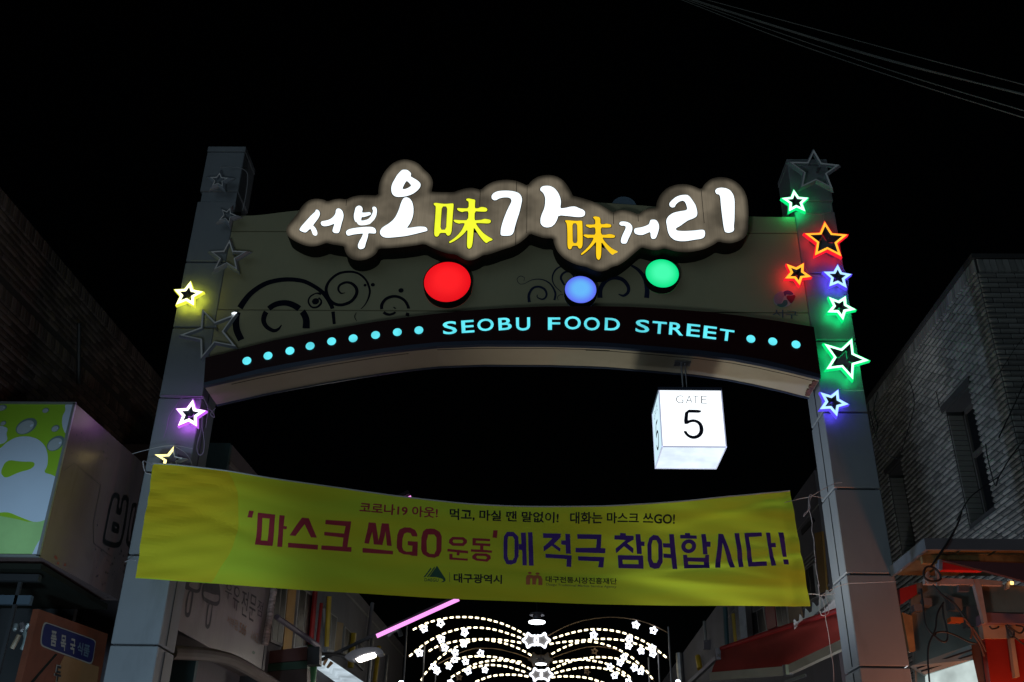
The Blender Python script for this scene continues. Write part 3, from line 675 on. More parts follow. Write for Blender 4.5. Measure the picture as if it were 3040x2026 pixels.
def star(label, col, tips, Yf, k=.60, band=(.0, .27), inner=.36, depth=.055, part_lit=None, group='neon stars fixed to the gate posts', yawed=0):
    T = [PY(x, y, Yf) for x, y in tips]
    c = sum(T, Vector())/5
    # five tips and five inner corners
    out = []
    for i in range(5):
        out.append(T[i]); mid = (T[i]+T[(i+1) % 5])/2
        out.append(c+(mid-c)*k)
    def ringpts(f, y): return [Vector((c.x+(p.x-c.x)*f, y, c.z+(p.z-c.z)*f)) for p in out]
    root = thing('star_light', label, 'star light', (c.x, Yf, c.z), group)
    lit = col is not None
    back = Yf+depth
    fo, f1 = 1.0, .93
    f2 = .55 if max((t-c).length for t in T) < .2 else .71
    fi = f2-(.14 if f2 < .7 else .07)
    if not lit: fo, f1, f2, fi = 1.0, .96, inner+.10, inner-.04
    n = 10
    def strip(name, fa, ya, fb, yb, m, par=root):
        V = ringpts(fa, ya)+ringpts(fb, yb)
        return mesh(name, V, [(i, (i+1) % n, n+(i+1) % n, n+i) for i in range(n)], m, par)
    if lit:
        fr = MB()
        fr.add(ringpts(fo, Yf+.004)+ringpts(fo, back), [(i, (i+1) % n, n+(i+1) % n, n+i) for i in range(n)], 0)
        fr.add(ringpts(fo, Yf+.004)+ringpts(f1, Yf), [(i, (i+1) % n, n+(i+1) % n, n+i) for i in range(n)], 0)
        fr.add(ringpts(fo, back)+ringpts(f2, back), [(i, n+i, n+(i+1) % n, (i+1) % n) for i in range(n)], 1)
        fr.build('lit_rim', None, root, mats=[M['edge_'+col], M['back_'+col]])
        strip('led_strip', f1, Yf, f2, Yf, M['core_'+col])
        fr = MB()
        fr.add(ringpts(f2, Yf)+ringpts(f2, back), [(i, n+i, n+(i+1) % n, (i+1) % n) for i in range(n)])
        fr.add(ringpts(f2-.004, Yf+.012)+ringpts(fi, Yf+.022), [(i, (i+1) % n, n+(i+1) % n, n+i) for i in range(n)])
        fr.add(ringpts(fi, Yf+.022)+ringpts(fi, YG-.012), [(i, n+i, n+(i+1) % n, (i+1) % n) for i in range(n)])
        fr.build('inner_wall', M['star_rim_dark'], root)
    else:
        fr = MB()
        fr.add(ringpts(fo, back)+ringpts(f1, Yf+.03), [(i, n+i, n+(i+1) % n, (i+1) % n)[::-1] for i in range(n)])
        fr.add(ringpts(f1, Yf+.03)+ringpts(f2, Yf), [(i, (i+1) % n, n+(i+1) % n, n+i) for i in range(n)])
        fr.add(ringpts(fo, back)+ringpts(fi, back), [(i, n+i, n+(i+1) % n, (i+1) % n) for i in range(n)])
        fr.add(ringpts(fi, Yf+.005)+ringpts(fi, back), [(i, n+i, n+(i+1) % n, (i+1) % n) for i in range(n)])
        fr.build('frame', M['star_frame'], root)
        strip('led_strip', f2, Yf, fi, Yf+.004, M['star_strip_off'])
        if part_lit:
            for (i0, i1, cc) in part_lit:
                a = ringpts((f2+fi)/2+.02, Yf-.004)
                mb = MB(); o_ = ringpts(.97, Yf-.004); q_ = ringpts(.60, Yf-.004)
                for i in range(i0, i1): mb.add([o_[i % 10], o_[(i+1) % 10], q_[(i+1) % 10], q_[i % 10]], [(0, 1, 2, 3)])
                mb.build('lit_segment', glow('lit_segment_yellow', (1.0, .86, .30), 2.4, .25, 9), root)
    if col == 'purple':
        a = ringpts((f1+f2)/2, Yf-.006)
        MB().tube([a[1], a[2], a[3]], .008, 6).build('blue_segment', M['core_cyan'], root)
    # standoff to the post behind
    MB().box((c.x-.012+(out[1]-c).x*.72, back-.002, c.z+(out[1]-c).z*.72-.012), (c.x+.012+(out[1]-c).x*.72, YG-.001, c.z+(out[1]-c).z*.72+.012)).build('standoff', M['steel'], root)
    return root
star('large unlit star outline at the very top of the right post', None, [(2415,437),(2500,488),(2478,566),(2374,562),(2335,478)], 9.84, .56, inner=.80)
star('small glowing green star at the top corner of the right post', 'green', [(2356,561),(2402,587),(2393,630),(2341,630),(2318,588)], 9.86)
star('large glowing red star near the top of the right post', 'red', [(2448,655),(2520,696),(2501,765),(2417,762),(2385,692)], 9.85, .58)
star('small glowing red star overlapping the right end of the header', 'red', [(2333,782),(2388,779),(2412,823),(2375,850),(2328,828)], 9.85)
star('small glowing blue star right beside the small red star', 'blue', [(2487,783),(2531,814),(2516,858),(2460,853),(2442,806)], 9.86)
star('small glowing green star between a blue star and the big green star', 'green', [(2512,877),(2544,920),(2504,954),(2454,929),(2458,880)], 9.86)
star('largest glowing green star, level with the arch band end', 'green', [(2531,1002),(2585,1071),(2534,1132),(2449,1099),(2443,1018)], 9.85, .56)
star('lowest star on the right post, glowing blue beneath the big green one', 'blue', [(2490,1154),(2523,1201),(2486,1240),(2431,1217),(2433,1163)], 9.86)
star('topmost small unlit star on the left post', None, [(654,499),(696,525),(668,566),(618,562),(608,521)], 9.86, .56, inner=.52)
star('small unlit star just under the neck of the left post', None, [(688,606),(717,640),(682,676),(637,661),(650,613)], 9.86, .56, inner=.55)
star('medium unlit star straddling the left post and the header edge', None, [(683,700),(746,743),(711,811),(625,811),(612,743)], 9.85, .52, inner=.70, part_lit=[(9, 10, 'blue')] if False else None)
star('glowing yellow star on the outer edge of the left post', 'yellow', [(566,833),(606,866),(577,910),(520,907),(515,859)], 9.86)
_big = star('largest unlit star on the left post with a glint added on one tip', None, [(599,913),(705,928),(705,1032),(594,1071),(526,996)], 9.85, .50, inner=.84, part_lit=None)
MB().tube([tuple(PY(688, 932, 9.835)), tuple(PY(696, 930, 9.835)), tuple(PY(703, 929, 9.835))], [.010, .015, .006], 8).build('glint_tube', M['lw'], _big)  # glint on the unlit tip, put in as a small glowing tube
star('glowing purple and white star on the left post above the banner', 'purple', [(573,1184),(614,1219),(586,1269),(526,1267),(520,1213)], 9.86)
star('half lit pale yellow star tucked behind the banner corner', None, [(517,1324),(555,1359),(533,1398),(480,1392),(458,1350)], 9.83, .56, inner=.62, part_lit=[(6, 10, 'yellow')])
# stray bits: the added tip glint and lamp cables between the stars
def wire_thing(label, paths, r, m, cat='cable', name='cable', Y=9.9, group=None, n=5):
    mb = MB()
    for path in paths:
        P3 = [tuple(PY(q[0], q[1], q[2] if len(q) > 2 else Y)) for q in path]
        mb.tube(cr(P3, 6), r, n)
    o = mb.build(name, m)
    return tag(o, label, cat, group)
wire_thing('thin cable looping over the top of the left post', [[(654, 497, 9.88), (690, 496, 9.97), (722, 503, 9.97), (735, 520, 9.985), (733, 560, 9.985), (725, 605, 9.97), (720, 625, 9.95)]], .0035, M['string'])
wire_thing('thin cable hanging between red and blue stars on the right post', [[(2388, 790, 9.9), (2405, 815, 9.93), (2430, 820, 9.95), (2445, 820, 9.9)], [(2487, 783, 9.87), (2505, 800, 9.9), (2517, 830, 9.93), (2517, 855, 9.93), (2514, 878, 9.9)]], .003, M['string'])
wire_thing('pale cable from the top green star to the red star', [[(2392, 632, 9.9), (2415, 637, 9.95), (2438, 638, 9.97), (2446, 634, 9.97), (2445, 655, 9.9)], [(2466, 610, 9.98), (2466, 628, 9.98), (2446, 634, 9.97)]], .003, M['string'])
wire_thing('faint cable across the right post above the blue star', [[(2490, 1155, 9.88), (2515, 1160, 9.97), (2565, 1160, 9.985)]], .003, M['string'])
wire_thing('purple lit cord tangle tied round the left post by the purple star', [
 [(478, 1178, 9.985), (530, 1180, 9.98), (603, 1184, 9.98)], [(478, 1174, 9.985), (560, 1177, 9.98), (604, 1178, 9.98)],
 [(573, 1184, 9.88), (540, 1182, 9.95), (523, 1205, 9.9), (503, 1235, 9.95), (495, 1270, 9.97), (486, 1300, 9.98)],
 [(604, 1180, 9.9), (618, 1215, 9.88), (614, 1245, 9.9), (611, 1270, 9.92)],
 [(600, 1230, 9.9), (598, 1270, 9.92), (585, 1325, 9.93), (590, 1350, 9.93), (603, 1345, 9.93), (606, 1310, 9.93), (600, 1260, 9.92), (602, 1225, 9.9)],
 [(614, 1213, 9.9), (630, 1222, 9.9), (637, 1240, 9.9), (625, 1230, 9.88), (640, 1212, 9.85)]], .0035, mat('purple_cord', (.45, .34, .52), .6), 'cord')
wire_thing('pale cord from the shop box to the half lit star', [[(392, 1348, 9.8), (440, 1335, 9.85), (480, 1326, 9.86), (517, 1323, 9.87)], [(517, 1323, 9.87), (545, 1327, 9.9), (573, 1333, 9.95)], [(517, 1325, 9.87), (550, 1345, 9.9), (567, 1370, 9.93), (570, 1385, 9.93)]], .0035, M['string'], 'cord')

# ================================================================== BANNER
YBN = 9.72
TOPE = cr([(454, 1376), (560, 1386), (674, 1400), (820, 1424), (971, 1447), (1130, 1470), (1300, 1491), (1436, 1503), (1643, 1510), (1850, 1504), (2086, 1484), (2346, 1457)], 10)
BOTE = cr([(402, 1717), (515, 1725), (629, 1733), (800, 1747), (971, 1760), (1130, 1770), (1300, 1780), (1460, 1787), (1613, 1791), (1800, 1798), (1968, 1801), (2204, 1801), (2407, 1800)], 10)
def lerp_curve(C, t):
    f = t*(len(C)-1); i = min(int(f), len(C)-2); f -= i
    return (C[i][0]*(1-f)+C[i+1][0]*f, C[i][1]*(1-f)+C[i+1][1]*f)
def wr(x, z):
    "depth of the cloth at x,z: slow belly and slanting folds from the tied corners"
    u = (x+3.95)/6.65
    d = -.05*math.sin(math.pi*max(0, min(1, u)))
    q = z-4.5+.16*(x+.6)
    d += .010*math.sin(9*q+.8*x)+.006*math.sin(23*q+1.7*x+1)+.004*math.sin(5*x+3*z)
    s = z-5.2+.30*(x+3.9)
    d += .022*math.exp(-(s/.05)**2)*max(0, 1-(x+3.9)/3.5)
    s = z-4.95+.42*(x+3.9)
    d += .020*math.exp(-(s/.06)**2)*max(0, 1-(x+3.9)/3.0)
    s = z-4.35-.12*(x-2.6)
    d += .026*math.exp(-(s/.045)**2)*max(0, min(1, (x-.2)/1.5))
    s = z-4.95-.25*(x-2.6)
    d += .028*math.exp(-(s/.06)**2)*max(0, min(1, (x-.9)/1.2))
    s = z-4.15+.05*x
    d += .018*math.exp(-(s/.05)**2)*max(0, min(1, (x+1.5)/1.0))
    d += .012*math.exp(-((x-2.55)/.04)**2)+.004*math.sin(41*z+6*x)*max(0, min(1, (x-1.6)/1.0))+.005*math.sin(37*z-5*x)*max(0, min(1, (-2.6-x)/1.0))
    return d
BAN = thing('street_banner', 'yellow green cloth banner printed in Korean tied between the two gate posts', 'banner', (-.6, YBN, 4.0))
def bpt(x, y, lift=0.0):
    p = PY(x, y, YBN-lift)
    return (p.x, YBN+wr(p.x, p.z)-lift, p.z)
def conform(V, F, lift, md=.07):
    "split long edges and lay the print on the cloth"
    import bmesh
    bm = bmesh.new()
    vs = [bm.verts.new(v) for v in V]
    for f in F:
        try: bm.faces.new([vs[i] for i in f])
        except ValueError: pass
    bmesh.ops.triangulate(bm, faces=bm.faces[:])
    for _ in range(5):
        es = [e for e in bm.edges if e.calc_length() > md]
        if not es: break
        bmesh.ops.subdivide_edges(bm, edges=es, cuts=1)
        bmesh.ops.triangulate(bm, faces=[f for f in bm.faces if len(f.verts) > 3])
    bm.verts.index_update()
    V2 = [(v.co.x, YBN+wr(v.co.x, v.co.z)-lift, v.co.z) for v in bm.verts]
    F2_ = [tuple(v.index for v in f.verts) for f in bm.faces]
    bm.free()
    return V2, F2_
NX, NZ = 150, 34
V = []
for i in range(NX+1):
    a = lerp_curve(TOPE, i/NX); b_ = lerp_curve(BOTE, i/NX)
    for j in range(NZ+1):
        t = j/NZ
        V.append(bpt(a[0]*(1-t)+b_[0]*t, a[1]*(1-t)+b_[1]*t))
F = [(i*(NZ+1)+j, i*(NZ+1)+j+1, (i+1)*(NZ+1)+j+1, (i+1)*(NZ+1)+j) for i in range(NX) for j in range(NZ)]
def cloth_mat(name, c1, c2):
    m = mat(name, c1, .8, 0, .0, .55, .05, 500, stretch=(.5, 1, 3.2), spec=.15)
    rp = [n for n in m.node_tree.nodes if n.type == 'VALTORGB'][0]
    rp.color_ramp.elements[0].color = (*c1, 1); rp.color_ramp.elements[1].color = (*c2, 1)
    rp.color_ramp.elements[0].position = .40; rp.color_ramp.elements[1].position = .66
    return m
_cm = cloth_mat
def cloth_mat(name, c1, c2):
    m = _cm(name, c1, c2); nt = m.node_tree; N = nt.nodes; L = nt.links
    b = N['Principled BSDF']; out = [n for n in N if n.type == 'OUTPUT_MATERIAL'][0]
    rp = [n for n in N if n.type == 'VALTORGB'][0]
    t = N.new('ShaderNodeBsdfTranslucent'); L.new(rp.outputs[0], t.inputs['Color'])
    mx = N.new('ShaderNodeMixShader'); mx.inputs[0].default_value = .28
    L.new(b.outputs[0], mx.inputs[1]); L.new(t.outputs[0], mx.inputs[2]); L.new(mx.outputs[0], out.inputs['Surface'])
    return m
M['cloth'] = cloth_mat('banner_cloth', (.70, .92, .060), (.88, .82, .035))
M['cloth2'] = cloth_mat('banner_cloth_orange', (.90, .82, .045), (.92, .66, .025))
mesh('cloth', V, F, M['cloth'], BAN, smooth=True)
# white hem along the top
mb = MB(); hem = [bpt(*lerp_curve(TOPE, i/60), .004) for i in range(61)]
mb.tube(hem, .007, 6).build('hem', mat('hem', (.55, .56, .60), .8), BAN)
def bprint(name, loops, m, lift=.005, it=0):
    loops = [chaikin(l, it) if it else l for l in loops]
    tri = px_loops_to_xz(loops, YBN)
    V, F = plate(tri, lambda u, v, d: (u, YBN, v), 0)
    V, F = conform(V, F, lift)
    return mesh(name, V, F, m, BAN)
D2 = FR(400, 1130, .5714)
edge_arc = D2([(487, 475), (530, 560), (541, 650), (536, 780), (500, 900), (440, 990), (400, 1052)])
topl = [p for p in TOPE if p[0] < 676]; botl = [p for p in BOTE if p[0] < 627]
bprint('printed_circle', [[(x+.5, y+4) for x, y in topl]+cr(edge_arc, 4)+[(x+.5, y-3) for x, y in reversed(botl)]], M['cloth2'], .002)
M['bred'] = mat('print_red', (.40, .025, .05), .8, 0, .05, 2)
M['bpurple'] = mat('print_purple', (.07, .025, .30), .8, 0, .05, 2)
M['bblack'] = mat('print_black', (.012, .013, .018), .8)
M['bgreen'] = mat('print_green', (.03, .12, .075), .8)
M['borange'] = mat('print_orange', (.50, .16, .06), .8)
M['bgrey'] = mat('print_grey', (.22, .24, .08), .8)
RED = [
 [[(140,132),(186,137),(168,203),(123,198)]],
 [[(228,153),(400,172),(372,485),(200,473)], [(272,205),(345,212),(320,430),(255,427)]],
 [[(443,177),(495,182),(483,285),(518,290),(510,317),(478,313),(467,493),(417,490)]],
 [[(668,203),(735,210),(815,402),(755,398),(695,270),(600,382),(540,377)]],
 [[(527,450),(825,472),(822,520),(525,497)]],
 [[(903,225),(1160,247),(1120,497),(1160,497),(1158,545),(858,520),(860,477),(1070,492),(1082,407),(888,382),(892,348),(1088,367),(1103,290),(900,270)]],
 [[(1335,258),(1405,265),(1430,440),(1465,268),(1535,272),(1562,492),(1515,487),(1500,345),(1470,482),(1385,475),(1368,345),(1335,468),(1290,463)]],
 [[(1273,508),(1575,540),(1573,573),(1270,552)]],
 [[(1817,398),(1765,395),(1750,365),(1715,358),(1685,370),(1668,420),(1665,500),(1680,535),(1710,548),(1765,545),(1768,487),(1720,480),(1722,440),(1820,447),(1817,590),(1765,587),(1740,578),(1680,572),(1635,550),(1613,510),(1612,440),(1618,380),(1640,330),(1690,308),(1750,312),(1795,335),(1815,370)]],
 [[(1945,320),(1990,325),(2040,355),(2060,400),(2055,540),(2030,590),(1985,607),(1920,600),(1870,570),(1853,520),(1857,410),(1875,350),(1905,325)], [(1925,380),(1985,380),(2008,410),(2005,530),(1985,570),(1940,568),(1910,545),(1908,440)]],
]
for loops in RED: bprint('letter', [D3(l) for l in loops], M['bred'])
RED4 = [
 [[(95,258),(165,260),(187,278),(187,295),(165,315),(95,312),(72,295),(75,275)], [(102,275),(158,277),(165,287),(158,297),(105,296),(95,286)]],
 [[(63,330),(195,345),(193,360),(140,355),(138,372),(122,372),(122,352),(63,347)]],
 [[(75,362),(95,362),(95,385),(192,393),(190,405),(75,397)]],
 [[(222,265),(333,270),(332,285),(243,282),(243,297),(335,302),(333,318),(290,315),(290,339),(345,345),(345,358),(212,350),(212,335),(270,338),(270,314),(222,312)]],
 [[(240,360),(310,362),(335,375),(338,392),(315,412),(245,405),(220,392),(220,375)], [(250,375),(305,378),(315,387),(305,397),(252,392),(243,383)]],
 [[(353,212),(380,212),(375,262),(348,260)]],
]
for loops in RED4: bprint('letter', [D4(l) for l in loops], M['bred'])
PUR = [
 [[(440,222),(480,222),(510,250),(513,300),(512,380),(495,420),(465,430),(435,425),(418,390),(417,300),(420,250)], [(447,250),(475,250),(487,270),(487,385),(475,403),(450,403),(442,380),(443,270)]],
 [[(527,226),(558,226),(565,434),(538,434),(535,340),(514,338),(514,300),(531,300)]],
 [[(572,224),(600,224),(608,436),(578,436)]],
 [[(667,230),(780,232),(778,256),(737,296),(778,325),(775,347),(722,308),(672,347),(670,315),(728,260),(667,258)]],
 [[(808,233),(838,235),(843,360),(812,358),(810,303),(782,300),(782,275),(810,275)]],
 [[(682,362),(848,370),(845,445),(815,443),(817,395),(683,388)]],
 [[(883,235),(1037,237),(1033,323),(1062,326),(1060,356),(873,350),(873,322),(1003,322),(1007,268),(885,265)]],
 [[(888,375),(1055,380),(1048,448),(1015,446),(1022,408),(890,404)]],
 [[(1155,228),(1190,230),(1192,243),(1240,245),(1242,268),(1200,292),(1240,325),(1237,357),(1180,312),(1130,357),(1126,328),(1190,272),(1118,268),(1120,242),(1155,242)]],
 [[(1252,235),(1282,235),(1288,280),(1310,280),(1310,308),(1290,308),(1293,360),(1262,360)]],
 [[(1140,368),(1300,370),(1305,450),(1145,450)], [(1170,397),(1270,398),(1273,424),(1172,423)]],
 [[(1365,240),(1395,245),(1420,275),(1425,330),(1425,410),(1405,445),(1375,450),(1345,440),(1330,400),(1328,300),(1340,260)], [(1362,272),(1385,272),(1397,295),(1398,390),(1388,415),(1367,415),(1355,390),(1354,300)]],
 [[(1465,236),(1495,236),(1520,450),(1490,450),(1480,385),(1430,382),(1430,355),(1476,358),(1473,318),(1428,316),(1426,290),(1470,292)]],
 [[(1565,227),(1597,228),(1598,242),(1640,244),(1640,265),(1535,263),(1535,240),(1565,240)]],
 [[(1590+47*math.cos(t), 310+42*math.sin(t)) for t in [2*math.pi*k/20 for k in range(20)]], [(1590+21*math.cos(t), 310+19*math.sin(t)) for t in [2*math.pi*k/14 for k in range(14)]]],
 [[(1668,233),(1697,233),(1703,283),(1727,283),(1727,315),(1705,315),(1710,360),(1682,360)]],
 [[(1555,362),(1580,362),(1582,378),(1695,380),(1697,362),(1720,362),(1725,445),(1563,447)], [(1588,402),(1690,403),(1690,420),(1590,420)]],
 [[(1778,230),(1808,232),(1887,440),(1855,442),(1803,290),(1793,443),(1760,443)]],
 [[(1880,226),(1910,226),(1940,438),(1910,440)]],
 [[(1943,225),(2053,220),(2055,245),(1972,250),(1995,407),(2085,403),(2087,432),(1970,437)]],
 [[(2080,220),(2108,220),(2115,285),(2143,285),(2146,312),(2118,313),(2145,430),(2115,433)]],
 [[(2160,217),(2195,215),(2217,370),(2190,372)]],
 [[(2190,390),(2225,388),(2228,422),(2195,423)]],
]
for loops in PUR: bprint('letter', [D4(l) for l in loops], M['bpurple'])
def btext(s, quad, m, bold):
    V, F, _ = text_mesh(s, bold)
    TL, TR, BR, BL = quad
    out = []
    for u, v in V:
        x = (TL[0]*(1-u)+TR[0]*u)*v+(BL[0]*(1-u)+BR[0]*u)*(1-v)
        y = (TL[1]*(1-u)+TR[1]*u)*v+(BL[1]*(1-u)+BR[1]*u)*(1-v)
        p = PY(x, y, YBN); out.append((p.x, YBN, p.z))
    # one part per word: cut where the line of letters leaves a gap
    iv = sorted((min(V[i][0] for i in f), max(V[i][0] for i in f)) for f in F)
    cuts = []; hi = iv[0][1]
    need = .30*(1/_) if ' ' in s else 9
    for a, b in iv:
        if a-hi > need: cuts.append((a+hi)/2)
        hi = max(hi, b)
    for k in range(len(cuts)+1):
        lo_, hi_ = (cuts[k-1] if k else -1), (cuts[k] if k < len(cuts) else 2)
        Fk = [f for f in F if lo_ < V[f[0]][0] < hi_]
        V2, F2k = conform(out, Fk, .005, .3)
        used = sorted({i for f in F2k for i in f}); mp_ = {i: j for j, i in enumerate(used)}
        mesh('small_lettering', [V2[i] for i in used], [tuple(mp_[i] for i in f) for f in F2k], m, BAN)
btext('코로나19 아웃!', D3([(1248, 48), (2022, 108), (2018, 212), (1242, 162)]), M['bred'], .022)
btext('먹고, 마실 땐 말없이!', D4([(77, 74), (767, 100), (765, 168), (77, 150)]), M['bblack'], .022)
btext('대화는 마스크 쓰GO!', D4([(838, 100), (1504, 96), (1503, 172), (838, 170)]), M['bblack'], .022)
btext('대구광역시', D5([(495, 152), (978, 175), (975, 262), (497, 245)]), M['bblack'], .026)
btext('대구전통시장진흥재단', D5([(1410, 180), (2118, 204), (2118, 268), (1410, 245)]), M['bblack'], .016)
btext('Daegu Traditional Market Service Agency', D5([(1417, 256), (2115, 279), (2112, 308), (1415, 285)]), M['bgrey'], .006)
btext('DAEGU', D5([(207, 203), (345, 206), (345, 239), (207, 236)]), M['bgreen'], .012)
bprint('logo_mark', [D5([(268,95),(274,108),(212,192),(197,192)])], M['bgreen'])
bprint('logo_mark', [D5([(305,85),(307,100),(244,190),(227,192)])], M['bgreen'])
bprint('logo_mark', [D5([(330,78),(412,205),(415,225),(400,240),(370,244),(396,225),(380,205),(320,190),(250,190)])], M['bgreen'])
bprint('divider', [D5([(452,143),(457,143),(458,243),(453,243)])], M['bgrey'])
bprint('logo_mark', [D5([(1215,270),(1215,200),(1225,175),(1255,168),(1292,180),(1330,172),(1365,185),(1378,215),(1378,275),(1338,275),(1338,215),(1328,203),(1318,215),(1312,270),(1277,270),(1277,215),(1267,203),(1257,215),(1255,270)])], M['borange'])
for c_, r in (((1253, 151), 19), ((1330, 157), 20)):
    bprint('logo_mark', [D5([(c_[0]+r*math.cos(t), c_[1]+r*.65*math.sin(t)) for t in [2*math.pi*k/14 for k in range(14)]])], M['borange'])
# ties
FT = FR(2330, 1380, .22973)
def TT(pts, Ys): return [(x, y, Yv) for (x, y), Yv in zip(FT(pts), Ys)]
wire_thing('pale tie cord with a loose knot at the right upper banner corner', [
 TT([(0, 488), (90, 468), (200, 440), (310, 420), (350, 402), (490, 320), (600, 262), (655, 238)], [9.66, 9.7, 9.72, 9.74, 9.76, 9.82, 9.9, 9.97]),
 TT([(655, 238), (740, 230)], [9.98, 9.985]), TT([(350, 404), (420, 415), (490, 430)], [9.76, 9.85, 9.95]),
 TT([(315, 420), (318, 395), (340, 387), (352, 402), (330, 440), (318, 500), (325, 560), (300, 600), (250, 660), (243, 668), (255, 630), (300, 590), (305, 500), (310, 430)], [9.75]*14),
 TT([(310, 580), (335, 660), (352, 760), (348, 860), (375, 970), (380, 1100), (392, 1200), (400, 1330), (425, 1470), (445, 1568)], [9.75]*10)], .0030, M['string'], 'cord')
F8 = FR(2240, 1130, .5714)
wire_thing('pale tie cord and hanging loop at the right lower banner corner', [
 [(*p, 9.8) for p in F8([(265, 1108), (330, 1112), (345, 1118), (420, 1105)])], [(*p, 9.93) for p in F8([(345, 1118), (420, 1075), (490, 1055), (560, 1052), (735, 1045)])],
 [(*p, 9.78) for p in F8([(330, 1060), (338, 1130), (340, 1200), (355, 1222), (382, 1210), (385, 1170), (365, 1120), (345, 1115)])],
 [(*p, 9.78) for p in F8([(345, 1115), (362, 1170), (370, 1240), (385, 1320), (395, 1400), (408, 1480), (412, 1568)])]], .0030, M['string'], 'cord')
wire_thing('short pale tie cord at the left upper banner corner', [[(456, 1380, 9.7), (440, 1375, 9.8), (425, 1370, 9.95), (431, 1402, 9.97), (448, 1408, 9.98)], [(402, 1665, 9.72), (385, 1662, 9.85), (372, 1669, 9.95)]], .005, M['string'], 'cord')
# ================================================================== OVERHEAD CABLES
FW = FR(1000, 0, .867)
OV = [([(1170, -4), (1500, 124), (1900, 262), (2353, 404)], 'lowest of the thin cables crossing the night sky'),
 ([(1185, -4), (1500, 108), (1900, 243), (2353, 380)], 'thin sky cable just above the lowest one'),
 ([(1200, -4), (1500, 92), (1900, 212), (2353, 323)], 'double sky cable in the middle of the bundle'),
 ([(1212, -4), (1550, 104), (1900, 208), (2353, 326)], 'thicker sky cable running tight beside the double one'),
 ([(1252, -4), (1600, 90), (1950, 185), (2353, 291)], 'topmost thin cable crossing the night sky')]
for k, (pts_, lab) in enumerate(OV):
    q = FW(pts_)
    a = cr([tuple(PY(x, y, v)) for (x, y), v in zip(q, (13, 11.5, 10, 8.6))], 8)
    a = [tuple(Vector(a[0])*2-Vector(a[6]))]+a+[tuple(Vector(a[-1])*2-Vector(a[-4]))]
    o = MB().tube(a, .009 if k in (2, 3) else .0065, 6).build('overhead_cable', M['wire'])
    tag(o, lab, 'cable', 'cables crossing the sky')
# ================================================================== TILED BUILDINGS
def tone_mat(name, c, rough=.45, spread=.35, spec=.3):
    m = bpy.data.materials.new(name); m.use_nodes = True
    nt = m.node_tree; N = nt.nodes; L = nt.links; b = N['Principled BSDF']
    b.inputs['Roughness'].default_value = rough; b.inputs['Specular IOR Level'].default_value = spec
    at = N.new('ShaderNodeAttribute'); at.attribute_name = 'tone'
    tc = N.new('ShaderNodeTexCoord'); nz = N.new('ShaderNodeTexNoise'); nz.inputs['Scale'].default_value = 1.3; nz.inputs['Detail'].default_value = 8
    L.new(tc.outputs['Object'], nz.inputs['Vector'])
    mr = N.new('ShaderNodeMapRange'); mr.inputs['To Min'].default_value = 1-spread; mr.inputs['To Max'].default_value = 1+spread; L.new(at.outputs['Fac'], mr.inputs[0])
    m2 = N.new('ShaderNodeMapRange'); m2.inputs['From Min'].default_value = .3; m2.inputs['From Max'].default_value = .7; m2.inputs['To Min'].default_value = .86; m2.inputs['To Max'].default_value = 1.05; L.new(nz.outputs['Fac'], m2.inputs[0])
    mu = N.new('ShaderNodeMath'); mu.operation = 'MULTIPLY'; L.new(mr.outputs[0], mu.inputs[0]); L.new(m2.outputs[0], mu.inputs[1])
    hs = N.new('ShaderNodeMix'); hs.data_type = 'RGBA'; hs.blend_type = 'MULTIPLY'; hs.inputs[0].default_value = 1
    hs.inputs[6].default_value = (*c, 1); L.new(mu.outputs[0], hs.inputs[7]); L.new(hs.outputs[2], b.inputs['Base Color'])
    return m
def brick_geo(w, h, d, seed=0):
    "one split-faced tile, local: x along wall, z up, y = out of wall is negative"
    r = random.Random(seed); e = .008
    t = .006
    V = [(0,0,0),(w,0,0),(w,0,h),(0,0,h),(e,-d+r.uniform(0,t),e*1.6),(w-e,-d+r.uniform(0,t),e*1.6),(w-e,-d*.55+r.uniform(0,t),h-e),(e,-d*.55+r.uniform(0,t),h-e)]
    return V, [(4,5,6,7),(0,1,5,4),(1,2,6,5),(2,3,7,6),(3,0,4,7)]
